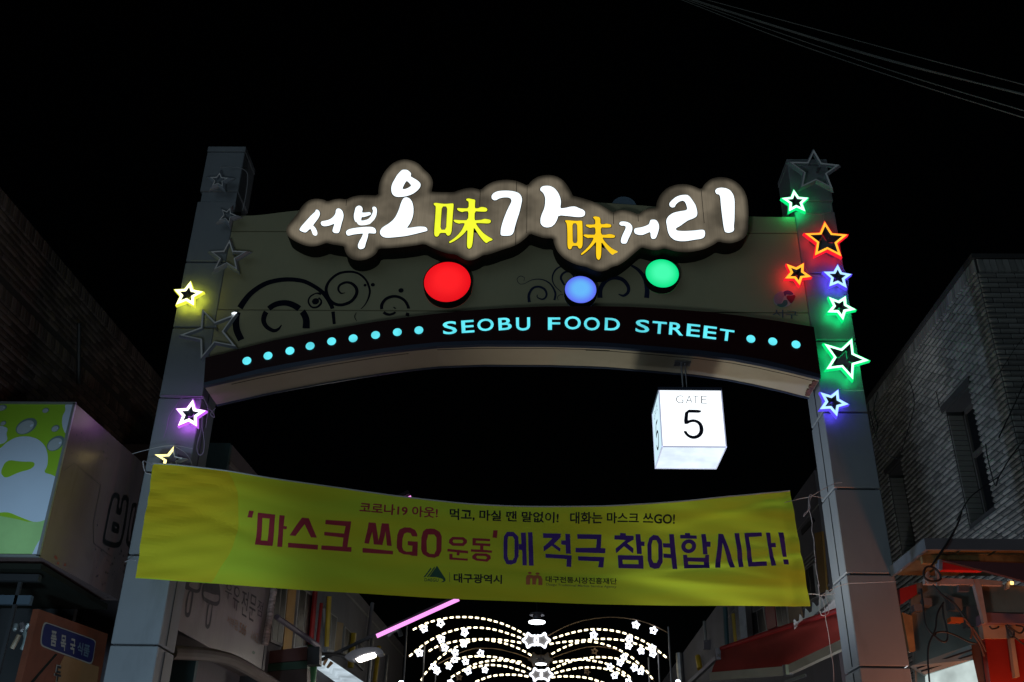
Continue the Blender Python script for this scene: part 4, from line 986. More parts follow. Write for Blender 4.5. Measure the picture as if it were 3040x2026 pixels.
def brick_wall(parent, org, ud, nd, L_, rows, m, holes, near, nind, pitch=.067, bl=.215, d=.03):
    """org: wall corner; ud: along; nd: outward; rows: (z0,z1,kind); tiles nearest to the camera become parts of their own"""
    ud = Vector(ud); nd = Vector(nd); org = Vector(org)
    items = []
    for z0, z1, kind in rows:
        if kind == 'soldier':
            n = int(L_/.075)
            for i in range(n): items.append((i*.075+.003, z0+.003, .069, z1-z0-.006))
            continue
        k = 0; z = z1-pitch
        while z >= z0-.001:
            x = 0 if k % 2 == 0 else -bl/2
            while x < L_:
                a = max(0, x); b_ = min(L_, x+bl)
                segs = [(a, b_)]
                for (ua, ub, za, zb) in holes:
                    if z+pitch > za and z < zb:
                        segs = [q for (p0, p1) in segs for q in ((p0, min(p1, ua)), (max(p0, ub), p1)) if q[1]-q[0] > .03]
                for (p0, p1) in segs:
                    if p1-p0 > .03: items.append((p0+.006, z+.006, p1-p0-.012, pitch-.012))
                x += bl
            z -= pitch; k += 1
    def hid(u, z, w, h):
        for (ua, ub, za, zb) in holes:
            if u+w > ua+.01 and u < ub-.01 and z+h > za and z < zb: return True
        return False
    items = [t for t in items if not hid(*t)]
    def wp(u, z): return org+ud*u+Vector((0, 0, z-org.z))
    items.sort(key=lambda t: (wp(t[0], t[1])-Vector(near)).length)
    var = {}
    rot = Matrix((ud, -nd, Vector((0, 0, 1)))).transposed().to_4x4()
    for i, (u, z, w, h) in enumerate(items[:nind]):
        key = (round(w, 3), round(h, 3), i % 3)
        if key not in var:
            V, F = brick_geo(w, h, d, i)
            me = bpy.data.meshes.new('brick'); me.from_pydata(V, [], F); me.materials.append(m)
            at = me.attributes.new('tone', 'FLOAT', 'FACE'); at.data.foreach_set('value', [(.2, .5, .85)[i % 3]]*len(F))
            var[key] = me
        o = bpy.data.objects.new('brick', var[key]); COL.objects.link(o); o.parent = parent
        o.matrix_local = Matrix.Translation(wp(u, z)-ORG[parent.name]) @ rot
    V = []; F = []; T = []
    rnd = random.Random(5)
    for i, (u, z, w, h) in enumerate(items[nind:]):
        v, f = brick_geo(w, h, d, i)
        n = len(V); o = wp(u, z)
        V += [o+ud*p[0]-nd*p[1]+Vector((0, 0, p[2])) for p in v]; F += [tuple(j+n for j in q) for q in f]
        T += [rnd.random()]*len(f)
    if V:
        o = mesh('brickwork', V, F, m, parent)
        at = o.data.attributes.new('tone', 'FLOAT', 'FACE'); at.data.foreach_set('value', T)
        o['kind'] = 'stuff'
def PV(x, y, A, B):
    "ray to the upright plane through ground points A and B"
    d = ray(x, y); nx, ny = B[1]-A[1], -(B[0]-A[0])
    t = ((A[0]-EYE.x)*nx+(A[1]-EYE.y)*ny)/(d.x*nx+d.y*ny)
    return EYE+d*t
M['tile_r'] = tone_mat('white_split_tile', (.235, .235, .22), .5, .32)
M['tile_l'] = tone_mat('brown_split_tile', (.12, .10, .09), .5, .4)
M['mortar'] = mat('mortar', (.035, .035, .035), .9)
M['glass'] = mat('dark_glass', (.008, .009, .011), .35, 0, .1, 2, spec=.12)
M['winframe'] = mat('window_frame', (.07, .065, .06), .6)
# right building
XR = 5.2; YR = 10.02
RB = thing('tiled_building', 'pale split-face tiled corner building with two dark tall windows, right of the gate', 'building', (XR+2, YR+4, 0))
def winR(px):
    q = [PX(x, y, XR) for x, y in px]
    return (min(p.y for p in q), max(p.y for p in q), min(p.z for p in q), max(p.z for p in q))
w1 = winR([(2811, 1235), (2868, 1160), (2955, 1500), (2888, 1550)]); w2 = winR([(2640, 1420), (2676, 1370), (2720, 1610), (2690, 1640)])
wb = MB().box((XR+.28, YR+.02, 0), (9.5, 24, 7.98))
ys = sorted([w1[0], w1[1], w2[0], w2[1]]); prev = YR
for w_ in sorted((w1, w2)):
    wb.box((XR, prev, 0), (XR+.279, w_[0], 7.99)); wb.box((XR, w_[0], 0), (XR+.279, w_[1], w_[2])); wb.box((XR, w_[0], w_[3]), (XR+.279, w_[1], 7.99)); prev = w_[1]
wb.box((XR, prev, 0), (XR+.279, 24, 7.99)); wb.box((XR+.279, YR, 0), (9.5, YR+.02, 7.99))
wb.build('wall', M['mortar'], RB)
brick_wall(RB, (XR, YR, 0), (0, 1, 0), (-1, 0, 0), 13.9, [(7.80, 7.99, 'soldier'), (3.6, 7.80, 'row')], M['tile_r'], [(w[0]-YR, w[1]-YR, w[2]-.02, w[3]+.02) for w in (w1, w2)], (XR, YR, 6.6), 130)
brick_wall(RB, (9.5, YR, 0), (-1, 0, 0), (0, -1, 0), 4.3, [(7.80, 7.99, 'soldier'), (5.05, 7.80, 'row'), (4.84, 5.05, 'soldier'), (4.36, 4.84, 'row')], M['tile_r'], [], (XR, YR, 6.9), 165)
MB().box((XR-.03, YR-.03, 7.992), (9.5, 24, 8.05)).build('coping', M['mortar'], RB)
for (ya, yb, za, zb) in (w1, w2):
    fr = MB(); x_ = XR+.20
    fr.box((x_, ya, za), (x_+.07, ya+.05, zb)).box((x_, yb-.05, za), (x_+.07, yb, zb)).box((x_, ya, za), (x_+.07, yb, za+.05)).box((x_, ya, zb-.05), (x_+.07, yb, zb)).box((x_-.004, ya+.05, (za+zb)/2+.1), (x_+.06, yb-.05, (za+zb)/2+.16)).box((x_+.002, (ya+yb)/2-.02, za+.05), (x_+.05, (ya+yb)/2+.02, zb-.05))
    w = fr.build('window', M['winframe'], RB)
    for k in range(2): MB().box((x_+.03, ya+.05+k*((yb-ya)/2-.03), za+.05), (x_+.04, (ya+yb)/2-.02 if k == 0 else yb-.05, zb-.05)).build('pane', M['glass'], w)
    mb = MB(); z = za+.004
    while z+.06 < zb:
        mb.box((XR+.01, yb-.0, z), (XR+.19, yb-.018, z+.06)); z += .067
    mb.build('jamb_tiles', M['tile_r'], w)['kind'] = 'stuff'
    MB().box((XR-.03, ya-.08, zb+.02), (XR-.0, yb+.08, zb+.10)).build('lintel', M['mortar'], w)
# left building
XL = -5.8
_a, _b = PX(0, 556, XL), PX(478, 1124, XL)
slope = (_b.z-_a.z)/(_b.y-_a.y)
LZ = lambda y: _a.z+slope*(y-_a.y)
LBD = thing('brown_tiled_building', 'unlit brown tiled building with a banded parapet, left of the gate', 'building', (XL-2, 9, 0))
MB().hexa([(XL, 4.0, 0), (XL, 15.3, 0), (-10, 15.3, 0), (-10, 4.0, 0)], [(XL, 4.0, LZ(4)), (XL, 15.3, LZ(15.3)), (-10, 15.3, LZ(15.3)), (-10, 4.0, LZ(4))]).build('wall', M['mortar'], LBD)
def sl_wall(z0, z1, kind, n):
    ud = Vector((0, 1, slope)).normalized()
    brick_wall(LBD, (XL, 6.0, 0), ud, (1, 0, 0), 9.0, [(z0, z1, kind)], M['tile_l'], [], (XL, 9.3, 7.6), n, pitch=.080, bl=.25)
zt6 = LZ(6.0); zq = lambda y: PX(0, y, XL).z-slope*(PX(0, y, XL).y-6.0)
sl_wall(zq(617), zt6, 'soldier', 60); sl_wall(zq(838), zq(620), 'row', 160); sl_wall(zq(894), zq(840), 'soldier', 60); sl_wall(zq(894)-1.9, zq(897), 'row', 0)
MB().tube([tuple(PX(235, 960, XL+.12)), tuple(PX(233, 1140, XL+.12))], .028, 8).tube([tuple(PX(228, 965, XL+.1)), tuple(PX(250, 972, XL+.1))], .012, 6).build('drain_pipe', M['dark'], LBD)
# ================================================================== SHOP BOX SIGN (green print) ON THE LEFT
GA, GB = (-4.38, 8.70), (-4.28, 10.36)
gz0, gz1 = 3.965, 5.455
BX = thing('shop_box_sign', 'big box sign with green and pale bubble print, its side showing a frozen treat outline', 'sign', (-5.2, 9.2, gz0))
M['pinkmetal'] = mat('stained_pink_panel', (.25, .175, .17), .27, .25, .1, 2, .05, 8, .4, (.10, .075, .07))
q0 = [(-6.4, 8.70, gz0), (GA[0], GA[1], gz0), (GB[0], GB[1], gz0), (-6.4, GB[1], gz0)]
q1 = [(x, y, gz1) for x, y, z in q0]
MB().hexa(q0, q1).build('box_body', M['pinkmetal'], BX)
e = .02
fr = MB()
fr.box((GA[0]-.022, 8.672, gz0), (GA[0]+.004, 8.70, gz1)).box((-6.4, 8.672, gz0-.01), (GA[0]+.004, 8.70, gz0+.012)).box((-6.4, 8.672, gz1-.012), (GA[0]+.004, 8.70, gz1+.01))
fr.build('metal_frame', mat('alu_frame', (.42, .45, .46), .35, .6, .1), BX)
FQ = FR(0, 1180, .3189)
def fmat(name, c, es=.0): return mat(name, c, .55, 0, .05, 1.5)
M['pgreen'] = fmat('print_leaf_green', (.34, .62, .03), .035)
M['pblue'] = fmat('print_pale_blue', (.62, .74, .90), .04)
M['pgrad'] = mat('print_mint', (.38, .66, .26), .55, 0, .2, 2.2)
M['pdrop'] = fmat('print_droplet', (.16, .24, .24), .03)
M['pdrop2'] = fmat('print_droplet_light', (.45, .52, .56), .03)
xz_plate('front_print', [[(-6.38, gz0+.012), (GA[0]-.024, gz0+.012), (GA[0]-.024, gz1-.012), (-6.38, gz1-.012)]], 8.688, .006, M['pgreen'], BX)
def fprint(pts, m, lift, it=2, fr_=FQ, name='print_shape'):
    l = px_loops_to_xz([chaikin(fr_(pts), it)], 8.688-lift)
    l = [[(min(max(x, -6.38), GA[0]-.025), min(max(z, gz0+.013), gz1-.013)) for x, z in l[0]]]
    V, F = plate(l, lambda u, v, d: (u, 8.688-lift, v), 0)
    return mesh(name, V, F, m, BX)
fprint([(-900,1150),(-300,1060),(100,1120),(300,1170),(480,1120),(600,1150),(600,1600),(-900,1600)], M['pgrad'], .0008, 1)
fprint([(-500,620),(-100,520),(0,480),(60,420),(150,370),(250,360),(350,385),(420,450),(447,540),(442,640),(405,700),(480,720),(545,752),(528,860),(500,1000),(460,1130),(330,1170),(200,1120),(60,1060),(-100,1100),(-500,1200)], M['pblue'], .0016, 2)
fprint([(60,580),(200,600),(320,600),(322,640),(280,672),(170,700),(50,758),(0,700)], M['pgreen'], .0024, 2)
fprint([(600,60),(760,60),(760,360),(640,358),(600,330),(575,250),(582,170),(612,120)], M['pblue'], .0016, 2)
fprint([(395,1300),(340,1370),(290,1480),(280,1520),(400,1520)], M['pblue'], .0024, 1)
fprint([(-60,262),(30,268),(75,290),(58,340),(72,392),(35,432),(-60,445)], M['pblue'], .0024, 2)
for cx_, cy_, a_, b_, ro in [(245,270,108,64,-30),(425,122,33,23,-20),(515,290,41,28,-30),(518,430,92,58,-36),(15,98,50,28,-15),(30,242,30,20,-30),(-120,160,60,40,-20)]:
    c_, s_ = math.cos(math.radians(ro)), math.sin(math.radians(ro))
    el = lambda k, ox=0, oy=0: [(cx_+ox+(a_*k*math.cos(t))*c_-(b_*k*math.sin(t))*s_, cy_+oy+(a_*k*math.cos(t))*s_+(b_*k*math.sin(t))*c_) for t in [2*math.pi*j/24 for j in range(24)]]
    fprint(el(1), M['pdrop'], .0032, 0); fprint(el(.82, -a_*.08, b_*.12), M['pdrop2'], .004, 0)
    fprint(el(.16, a_*.45, -b_*.1), M['pblue'], .0048, 0)
# side print
def sprint(pts, m, lift, it=2, name='side_print'):
    p2 = chaikin(FQ(pts), it)
    V3 = [PV(x, y, GA, GB) for x, y in p2]
    uv = [(((v.y-GA[1])), v.z) for v in V3]
    k = (GB[0]-GA[0])/(GB[1]-GA[1])
    V, F = plate([uv], lambda u, v, d: (GA[0]+k*u+lift, GA[1]+u, v), 0)
    return mesh(name, V, F, m, BX)
M['sideblack'] = mat('side_black', (.012, .012, .012), .5)
sprint([(1045,900),(1075,884),(1107,902),(1112,950),(1098,1040),(1118,1036),(1130,950),(1142,915),(1165,905),(1190,925),(1196,970),(1160,1230),(1128,1365),(1100,1402),(1040,1402),(962,1372),(950,1330),(980,1180),(1020,980)], M['sideblack'], .003)
sprint([(1040,980),(1055,940),(1072,932),(1088,945),(1090,980),(1075,1060),(1080,1085),(1115,1102),(1130,1060),(1140,975),(1152,955),(1170,962),(1176,990),(1140,1220),(1115,1335),(1085,1352),(1050,1352),(980,1325),(972,1310),(995,1180),(1025,1040)], M['pinkmetal'], .005)
sprint([(1042,1160),(1060,1155),(1108,1185),(1098,1260),(1085,1272),(1030,1250),(1032,1220)], M['sideblack'], .007, 1)
sprint([(1060,1205),(1075,1203),(1080,1215),(1068,1222)], M['pinkmetal'], .009, 1)
sprint([(1225,1000),(1240,982),(1262,985),(1272,1000),(1262,1040),(1235,1200),(1215,1400),(1195,1400),(1175,1370),(1170,1330),(1200,1150)], M['sideblack'], .003)
sprint([(1232,1040),(1245,1020),(1256,1025),(1250,1060),(1222,1200),(1202,1350),(1190,1345),(1200,1200)], M['pinkmetal'], .005)
rr = random.Random(3)
for _ in range(46):
    if rr.random() < .65: x, y = rr.uniform(880, 1180), rr.uniform(1180, 1740); y = y if y > 1400 or x < 950 else y+260
    else: x, y = rr.uniform(640, 1000), rr.uniform(250, 600)
    if x > 1330-(y-700)*.19 or y < 72+(x-722)*.9+30: continue
    s_ = rr.uniform(4, 12)
    sprint([(x, y), (x+s_*.6, y-s_*.6), (x+s_, y), (x+s_*.8, y+s_*1.5), (x+s_*.2, y+s_*1.2)], M['sideblack'], .0022, 1, 'stain')
for x, y in ((510, 1485), (520, 1500), (535, 1545), (600, 1560)):
    sprint([(x, y-16), (x+14, y-6), (x+10, y+14), (x-10, y+10)], mat('red_stain', (.32, .06, .04), .6), .0026, 1, 'stain')
for a_, b_ in (((590, 685), (690, 612)), ((690, 612), (935, 820)), ((935, 820), (865, 1175)), ((865, 1175), (870, 1360)), ((870, 1360), (1030, 1480))):
    dx, dy = b_[0]-a_[0], b_[1]-a_[1]; l = math.hypot(dx, dy); nx, ny = -dy/l*1.8, dx/l*1.8
    sprint([(a_[0]+nx, a_[1]+ny), (b_[0]+nx, b_[1]+ny), (b_[0]-nx, b_[1]-ny), (a_[0]-nx, a_[1]-ny)], M['dark'], .002, 0, 'patch_line')
# ------------------------------------------------------------------ under the box sign
F0 = FR(0, 1600, .27174)
UB = thing('shop_canopy_frame', 'dark rusty canopy framework under the green box sign', 'canopy', (-5, 9.4, 3.0))
mb = MB().box((-6.6, 8.9, 3.80), (-4.45, 8.96, 3.86)); mb.build('rail', M['dark'], UB)
MB().box((-6.6, 8.95, 3.60), (-4.5, 9.00, 3.68)).build('rail', mat('blue_steel', (.10, .14, .18), .4, .4), UB)
MB().box((-6.6, 8.8, 3.88), (-4.40, 10.4, 3.93)).build('roof_sheet', M['casing'], UB)
mb = MB()
for k in range(6): mb.box((-6.4+k*.35, 8.95, 3.0), (-6.37+k*.35, 8.98, 3.85))
mb.build('bracket', M['dark'], UB)['kind'] = 'stuff'
MB().box((-6.6, 10.42, 0), (-4.75, 10.5, 3.9)).build('back_wall', M['joint'], UB)
MB().box((-6.2, 9.05, 3.42), (-5.55, 9.1, 3.56)).build('fixture', mat('grey_plate', (.12, .12, .13), .6), UB)
OA, OB = (-4.62, 9.1), (-4.35, 10.2)
OS = thing('orange_shop_sign', 'orange signboard with a blue rounded label under the green box sign', 'sign', (-4.5, 9.6, 2.2))
M['orange'] = mat('orange_vinyl', (.15, .04, .018), .5, 0, .25, 4, dirt=.4)
def osp(pts, m, lift, it=0, name='print_shape', frame=F0):
    p2 = chaikin(frame(pts), it) if it else frame(pts)
    V3 = [PV(x, y, OA, OB) for x, y in p2]
    k = (OB[0]-OA[0])/(OB[1]-OA[1])
    V, F = plate([[(v.y-OA[1], v.z) for v in V3]], lambda u, v, d: (OA[0]+k*u+lift, OA[1]+u, v), 0)
    return mesh(name, V, F, m, OS)
ob = [PV(*F0([p])[0], OA, OB) for p in [(430, 770), (1180, 1040), (1060, 1750), (190, 1750)]]
MB().hexa([tuple(p) for p in ob], [(p.x-.06, p.y, p.z) for p in ob]).build('board', M['orange'], OS)
M['label_white'] = mat('label_white', (.26, .24, .21), .6); M['label_blue'] = mat('label_blue', (.012, .015, .075), .5)
osp([(480,905),(560,930),(960,1075),(1045,1110),(1035,1180),(1015,1330),(990,1375),(900,1340),(520,1205),(440,1170),(435,1100),(455,970)], M['label_white'], .004, 2)
osp([(490,922),(560,945),(960,1088),(1032,1120),(1022,1190),(1003,1320),(980,1358),(900,1328),(520,1190),(450,1160),(446,1100),(466,980)], M['label_blue'], .008, 2)
osp([(600,1255),(625,1262),(420,1500),(340,1600),(300,1600),(400,1480)], M['casing'], .004)
osp([(700,1275),(1080,1400),(1040,1700),(560,1700),(640,1400)], mat('ochre', (.26, .13, .05), .6), .0035)
def otext(s, quad, m, lift):
    V, F, _ = text_mesh(s, .03)
    TL, TR, BR, BL = F0(quad); out = []
    for u, v in V:
        x = (TL[0]*(1-u)+TR[0]*u)*v+(BL[0]*(1-u)+BR[0]*u)*(1-v); y = (TL[1]*(1-u)+TR[1]*u)*v+(BL[1]*(1-u)+BR[1]*u)*(1-v)
        p = PV(x, y, OA, OB); out.append((p.x+lift, p.y, p.z))
    return mesh('letter', out, F, m, OS)
for s, q in (('품', [(548,1000),(610,1015),(600,1182),(535,1165)]), ('목', [(655,1045),(715,1060),(700,1230),(645,1215)]), ('국', [(762,1085),(815,1100),(800,1265),(745,1245)]), ('식품', [(840,1120),(975,1165),(955,1300),(825,1250)])):
    otext(s, q, M['label_white'] if s != '식품' else M['dimblue'], .012)
otext('두', [(600,1372),(668,1390),(650,1580),(565,1560)], M['label_white'], .008)
otext('두', [(606,1385),(662,1400),(645,1570),(572,1552)], M['sideblack'], .012)
HB = thing('plastic_roll_bundle', 'pale plastic strips hanging behind the orange signboard', 'plastic strips', (-5.0, 9.8, 2.5))
for k, (pts_, c_) in enumerate([([(240,920),(250,980),(230,1010)], (.25,.23,.25)), ([(320,930),(270,1000),(285,1080),(270,1150),(240,1215)], (.25,.31,.31)), ([(180,930),(170,980),(150,990)], (.2,.22,.22)), ([(210,1050),(170,1130),(130,1200)], (.40,.30,.2)), ([(330,1010),(310,1100),(290,1210)], (.38,.27,.18))]):
    MB().tube(cr([tuple(PY(x, y, 9.6+k*.03)) for x, y in F0(pts_)], 4), .022, 6).build('strip', mat('plastic_%s' % 'abcde'[k], c_, .3, 0, .2, 10), HB)
# ================================================================== FROZEN TREAT SHOP PANEL BEHIND THE LEFT POST
FP = FR(520, 1720, .15306); F48 = FR(480, 1700, .3145)
XP = -3.9
PS = thing('frozen_treat_sign', 'weathered white panel with ice lolly outlines behind the left post', 'sign', (-4.0, 12.9, 3.8))
pb = [PX(*p, XP) for p in [(527, 1871), (772, 2007), (790, 1880)]]
y0p, y1p = pb[0].y-.1, pb[2].y
zb0 = pb[0].z; zb1 = PX(772, 2007, XP).z
MB().hexa([(XP, y0p, zb0), (XP, y1p, zb1), (XP-.5, y1p, zb1), (XP-.5, y0p, zb0)], [(XP, y0p, 5.30), (XP, y1p, 5.45), (XP-.5, y1p, 5.45), (XP-.5, y0p, 5.30)]).build('panel', mat('weathered_panel', (.24, .225, .22), .4, .15, .12, 1.2, .05, 6, .35, (.12, .10, .09), (1, 1, .15)), PS)
def pprint(pts, m, lift, it=2, fr_=FP, hole=None, name='side_print'):
    V3 = [PX(x, y, XP) for x, y in chaikin(fr_(pts), it)]
    loops = [[(v.y, v.z) for v in V3]]
    if hole: loops.append([(v.y, v.z) for v in [PX(x, y, XP) for x, y in chaikin(fr_(hole), it)]])
    V, F = plate(loops, lambda u, v, d: (XP+lift, u, v), 0)
    return mesh(name, V, F, m, PS)
M['navy'] = mat('navy_print', (.022, .025, .035), .5)
pprint([(265,190),(360,215),(340,400),(300,640),(270,730),(230,748),(190,715),(183,640),(205,440)], M['navy'], .003, 2, hole=[(275,235),(325,245),(300,420),(270,610),(250,650),(230,655),(215,630),(225,500)])
pprint([(190,90),(200,20),(520,20),(495,180),(470,250),(420,272),(340,255),(270,210),(180,200)], M['navy'], .0045, 2, hole=[(260,130),(270,60),(480,60),(465,180),(420,205),(350,190),(300,160)])
pprint([(630,450),(730,470),(715,640),(690,830),(665,930),(625,975),(585,930),(583,860),(600,690)], M['navy'], .003, 2, hole=[(660,480),(710,490),(690,640),(660,820),(640,880),(618,885),(608,850),(625,680)])
pprint([(540,100),(620,40),(840,60),(868,230),(868,400),(850,480),(810,522),(740,515),(620,470),(540,410),(515,330),(520,200)], M['navy'], .0045, 2, hole=[(545,230),(640,260),(740,300),(845,302),(850,380),(830,430),(760,445),(660,405),(570,355),(540,310)])
def ptext(s, quad, m, lift=.004, bold=.0, frame=FP):
    V, F, _ = text_mesh(s, bold); TL, TR, BR, BL = frame(quad); out = []
    for u, v in V:
        x = (TL[0]*(1-u)+TR[0]*u)*v+(BL[0]*(1-u)+BR[0]*u)*(1-v); y = (TL[1]*(1-u)+TR[1]*u)*v+(BL[1]*(1-u)+BR[1]*u)*(1-v)
        p = PX(x, y, XP); out.append((XP+lift, p.y, p.z))
    return mesh('side_lettering', out, F, m, PS)
M['fadedorange'] = mat('faded_orange', (.34, .17, .10), .6); M['fadedgrey'] = mat('faded_grey', (.20, .18, .17), .6)
for s, q in (('우', [(985,60),(1110,115),(1085,420),(950,340)]), ('유', [(1135,110),(1270,180),(1215,640),(1110,540)]), ('전', [(1300,180),(1430,260),(1375,750),(1265,680)]), ('문', [(1455,270),(1590,350),(1520,840),(1415,770)]), ('점', [(1610,380),(1710,460),(1670,740),(1570,690)])):
    ptext(s, q, M['navy'])
ptext('서부점', [(1010,700),(1215,800),(1195,1010),(1000,850)], M['fadedorange'])
ptext('566', [(1255,830),(1390,900),(1360,1110),(1235,1030)], M['fadedorange'], bold=.01)
ptext('1162', [(1490,1000),(1615,1060),(1595,1250),(1470,1150)], M['fadedorange'])
pprint([(1515,1378),(1555,1430),(1520,1465),(1478,1425)], mat('green_mark', (.02, .10, .06), .5), .003, 1)
MB().hexa([(XP+.01, y1p, zb1-.3), (XP+.01, y1p+.12, zb1-.3), (XP-.3, y1p+.12, zb1-.3), (XP-.3, y1p, zb1-.3)], [(XP+.01, y1p, 5.4), (XP+.01, y1p+.12, 5.4), (XP-.3, y1p+.12, 5.4), (XP-.3, y1p, 5.4)]).build('end_strip', M['dark'], PS)
# twisted fabric pole
mb = MB(); pa = PX(*FP([(1745, 1270)])[0], XP+.05); pb_ = PX(*FP([(1915, 200)])[0], XP+.05)
pth = [pa.lerp(pb_, i/24)+Vector((0, 0, 0)) for i in range(25)]
mb.tube([tuple(p) for p in pth], [.045+.008*abs(math.sin(i*.9)) for i in range(25)], 8)
tag(mb.build('rolled_fabric', mat('striped_fabric', (.42, .32, .30), .7, 0, .6, 9, stretch=(1, 1, 3))), 'striped rolled fabric hanging at the far end of the ice lolly panel', 'fabric')
AW = thing('pale_canopy_pipe', 'long pale curved canopy pipe under the ice lolly panel', 'canopy pipe', (-3.7, 12.5, 3.2))
q = [(508, 1938, 10.9), (560, 1940, 11.3), (620, 1945, 11.8), (680, 1958, 12.4), (735, 1985, 13.0), (790, 2018, 13.7), (830, 2045, 14.2)]
MB().tube(cr([tuple(PY(*p)) for p in q], 6), .075, 12).build('pipe', mat('cream_pipe', (.20, .18, .16), .5, 0, .12, 4), AW)
MB().tube(cr([tuple(PY(x, y+9, v)) for x, y, v in q[2:4]], 4), .03, 6).build('clip', M['steel'], AW)
# ================================================================== LONG STREET BUILDINGS BEHIND
def fac(parent, X, px, t, m, name, frame=None, mats=None):
    "box standing proud of the facade x=X, its face traced by four points TL,TR,BR,BL"
    p2 = frame(px) if frame else px
    q = [PX(x, y, X) for x, y in p2]
    s = 1 if X < 0 else -1
    return MB().hexa([tuple(p) for p in q], [(p.x+s*t, p.y, p.z) for p in q]).build(name, m, parent)
M['wallL'] = mat('grey_render', (.17, .165, .19), .7, 0, .1, .8, .1, 10, .3)
M['wallR'] = mat('grey_render_right', (.15, .15, .18), .7, 0, .1, .8, .1, 10, .3)
M['mustard'] = mat('mustard_panel', (.30, .17, .035), .6, 0, .15, 3)
M['redpanel'] = mat('red_panel', (.34, .035, .045), .5)
M['yellowpipe'] = mat('yellow_gas_pipe', (.50, .34, .02), .45)
M['redpipe'] = mat('red_pipe', (.34, .02, .02), .45)
M['whiteframe'] = mat('white_window_frame', (.26, .26, .26), .5)
M['bluewall'] = mat('teal_edge', (.05, .12, .14), .6)
B2 = thing('left_row_building', 'long two-storey building with mustard panels and red pipes behind the ice lolly panel', 'building', (-6, 20, 0))
XB = -4.2
MB().hexa([(XB, 13.0, 0), (XB, 34, 0), (-8, 34, 0), (-8, 13.0, 0)], [(XB, 13.0, 6.75), (XB, 34, 7.95), (-8, 34, 7.95), (-8, 13.0, 6.75)]).build('wall', M['wallL'], B2)
MB().hexa([(XB+.02, 12.98, 6.45), (XB+.02, 34, 7.6), (XB, 34, 7.6), (XB, 12.98, 6.45)], [(XB+.02, 12.98, 6.5), (XB+.02, 34, 7.66), (XB, 34, 7.66), (XB, 12.98, 6.5)]).build('string_course', M['whiteframe'], B2)
MB().box((-5.0, 12.9, 0), (XB-.0, 12.998, 6.74)).build('corner_pier', M['bluewall'], B2)
fac(B2, XB, [(1185,100),(1262,110),(1208,735),(1128,735)], .03, M['mustard'], 'wall_panel', F48)
fac(B2, XB, [(1645,465),(1705,480),(1680,745),(1608,745)], .03, M['mustard'], 'wall_panel', F48)
def window_px(parent, X, px, frame):
    f = fac(parent, X, px, .05, M['whiteframe'], 'window', frame)
    q = frame(px); c_ = (sum(p[0] for p in q)/4, sum(p[1] for p in q)/4)
    # two panes
    TL, TR, BR, BL = q
    def L(a, b, t): return (a[0]*(1-t)+b[0]*t, a[1]*(1-t)+b[1]*t)
    for t0, t1 in ((.07, .47), (.53, .93)):
        quad = [L(L(TL, TR, t0), L(BL, BR, t0), .04), L(L(TL, TR, t1), L(BL, BR, t1), .04), L(L(TL, TR, t1), L(BL, BR, t1), .96), L(L(TL, TR, t0), L(BL, BR, t0), .96)]
        P3 = [PX(x, y, X) for x, y in quad]; s = 1 if X < 0 else -1
        MB().hexa([(p.x+s*.045, p.y, p.z) for p in P3], [(p.x+s*.054, p.y, p.z) for p in P3]).build('pane', M['glass'], f)
window_px(B2, XB, [(1045,100),(1165,110),(1112,700),(1000,655)], F48)
window_px(B2, XB, [(1275,120),(1410,215),(1385,700),(1215,735)], F48)
window_px(B2, XB, [(1520,340),(1640,425),(1605,745),(1540,745)], F48)
window_px(B2, XB, [(1712,510),(1782,575),(1758,830),(1690,800)], F48)
window_px(B2, XB, [(1830,640),(1910,730),(1890,930),(1820,860)], F48)
def pipe_px(parent, X, pts, r, m, frame, name='pipe', off=.1):
    s = 1 if X < 0 else -1
    return MB().tube([tuple(PX(x, y, X+s*off)) for x, y in frame(pts)], r, 8).build(name, m, parent)
pipe_px(B2, XB, [(1448,180),(1402,730)], .05, M['redpipe'], F48)
pipe_px(B2, XB, [(1508,290),(1466,700)], .035, M['redpipe'], F48)
pipe_px(B2, XB, [(1582,225),(1556,700)], .05, M['yellowpipe'], F48)
pipe_px(B2, XB, [(1812,575),(1782,900)], .07, M['yellowpipe'], F48)
pipe_px(B2, XB, [(1990,290),(1945,640)], .05, M['wallL'], F48)
pipe_px(B2, XB, [(2050,700),(2010,1037)], .06, M['yellowpipe'], F48)
pipe_px(B2, XB, [(1990,600),(1950,1037)], .05, M['steel'], F48)
pipe_px(B2, XB, [(2130,780),(2105,1037)], .05, M['steel'], F48)
MB().tube(cr([tuple(PY(x, y, 22)) for x, y in F48([(2130,600),(2200,545),(2240,550),(2258,600)])], 5), .05, 8).build('duct_elbow', M['steel'], B2)
# canopy kiosk with green post
KP = thing('kiosk_canopy', 'dark red roofed canopy on a green round post left of the pink tube', 'canopy', (-3.6, 17.5, 0))
def ybox(parent, px, Y, d, m, name, frame=F48):
    q = [PY(x, y, Y) for x, y in frame(px)]
    return MB().hexa([tuple(p) for p in q], [(p.x, p.y+d, p.z) for p in q]).build(name, m, parent)
ybox(KP, [(1000,745),(1372,700),(1372,825),(992,858)], 16.5, .8, mat('dark_red_roof', (.10, .035, .03), .6), 'roof_fascia')
ybox(KP, [(992,862),(1372,832),(1372,905),(985,935)], 16.5, .8, mat('dark_green_band', (.02, .06, .035), .5), 'green_band')
ybox(KP, [(985,938),(1372,908),(1372,1060),(970,1060)], 16.5, .8, mat('dark_brown_front', (.05, .028, .022), .6), 'lower_front')
ybox(KP, [(1378,700),(1490,700),(1488,870),(1372,870)], 16.42, .2, M['dark'], 'junction_box')
pm = [PY(x, y, 16.9) for x, y in F48([(1432, 690), (1418, 1100)])]
MB().tube([tuple(pm[0]), (pm[0].x, pm[0].y, 0)], .10, 16).build('post', mat('green_post', (.03, .16, .06), .35), KP)
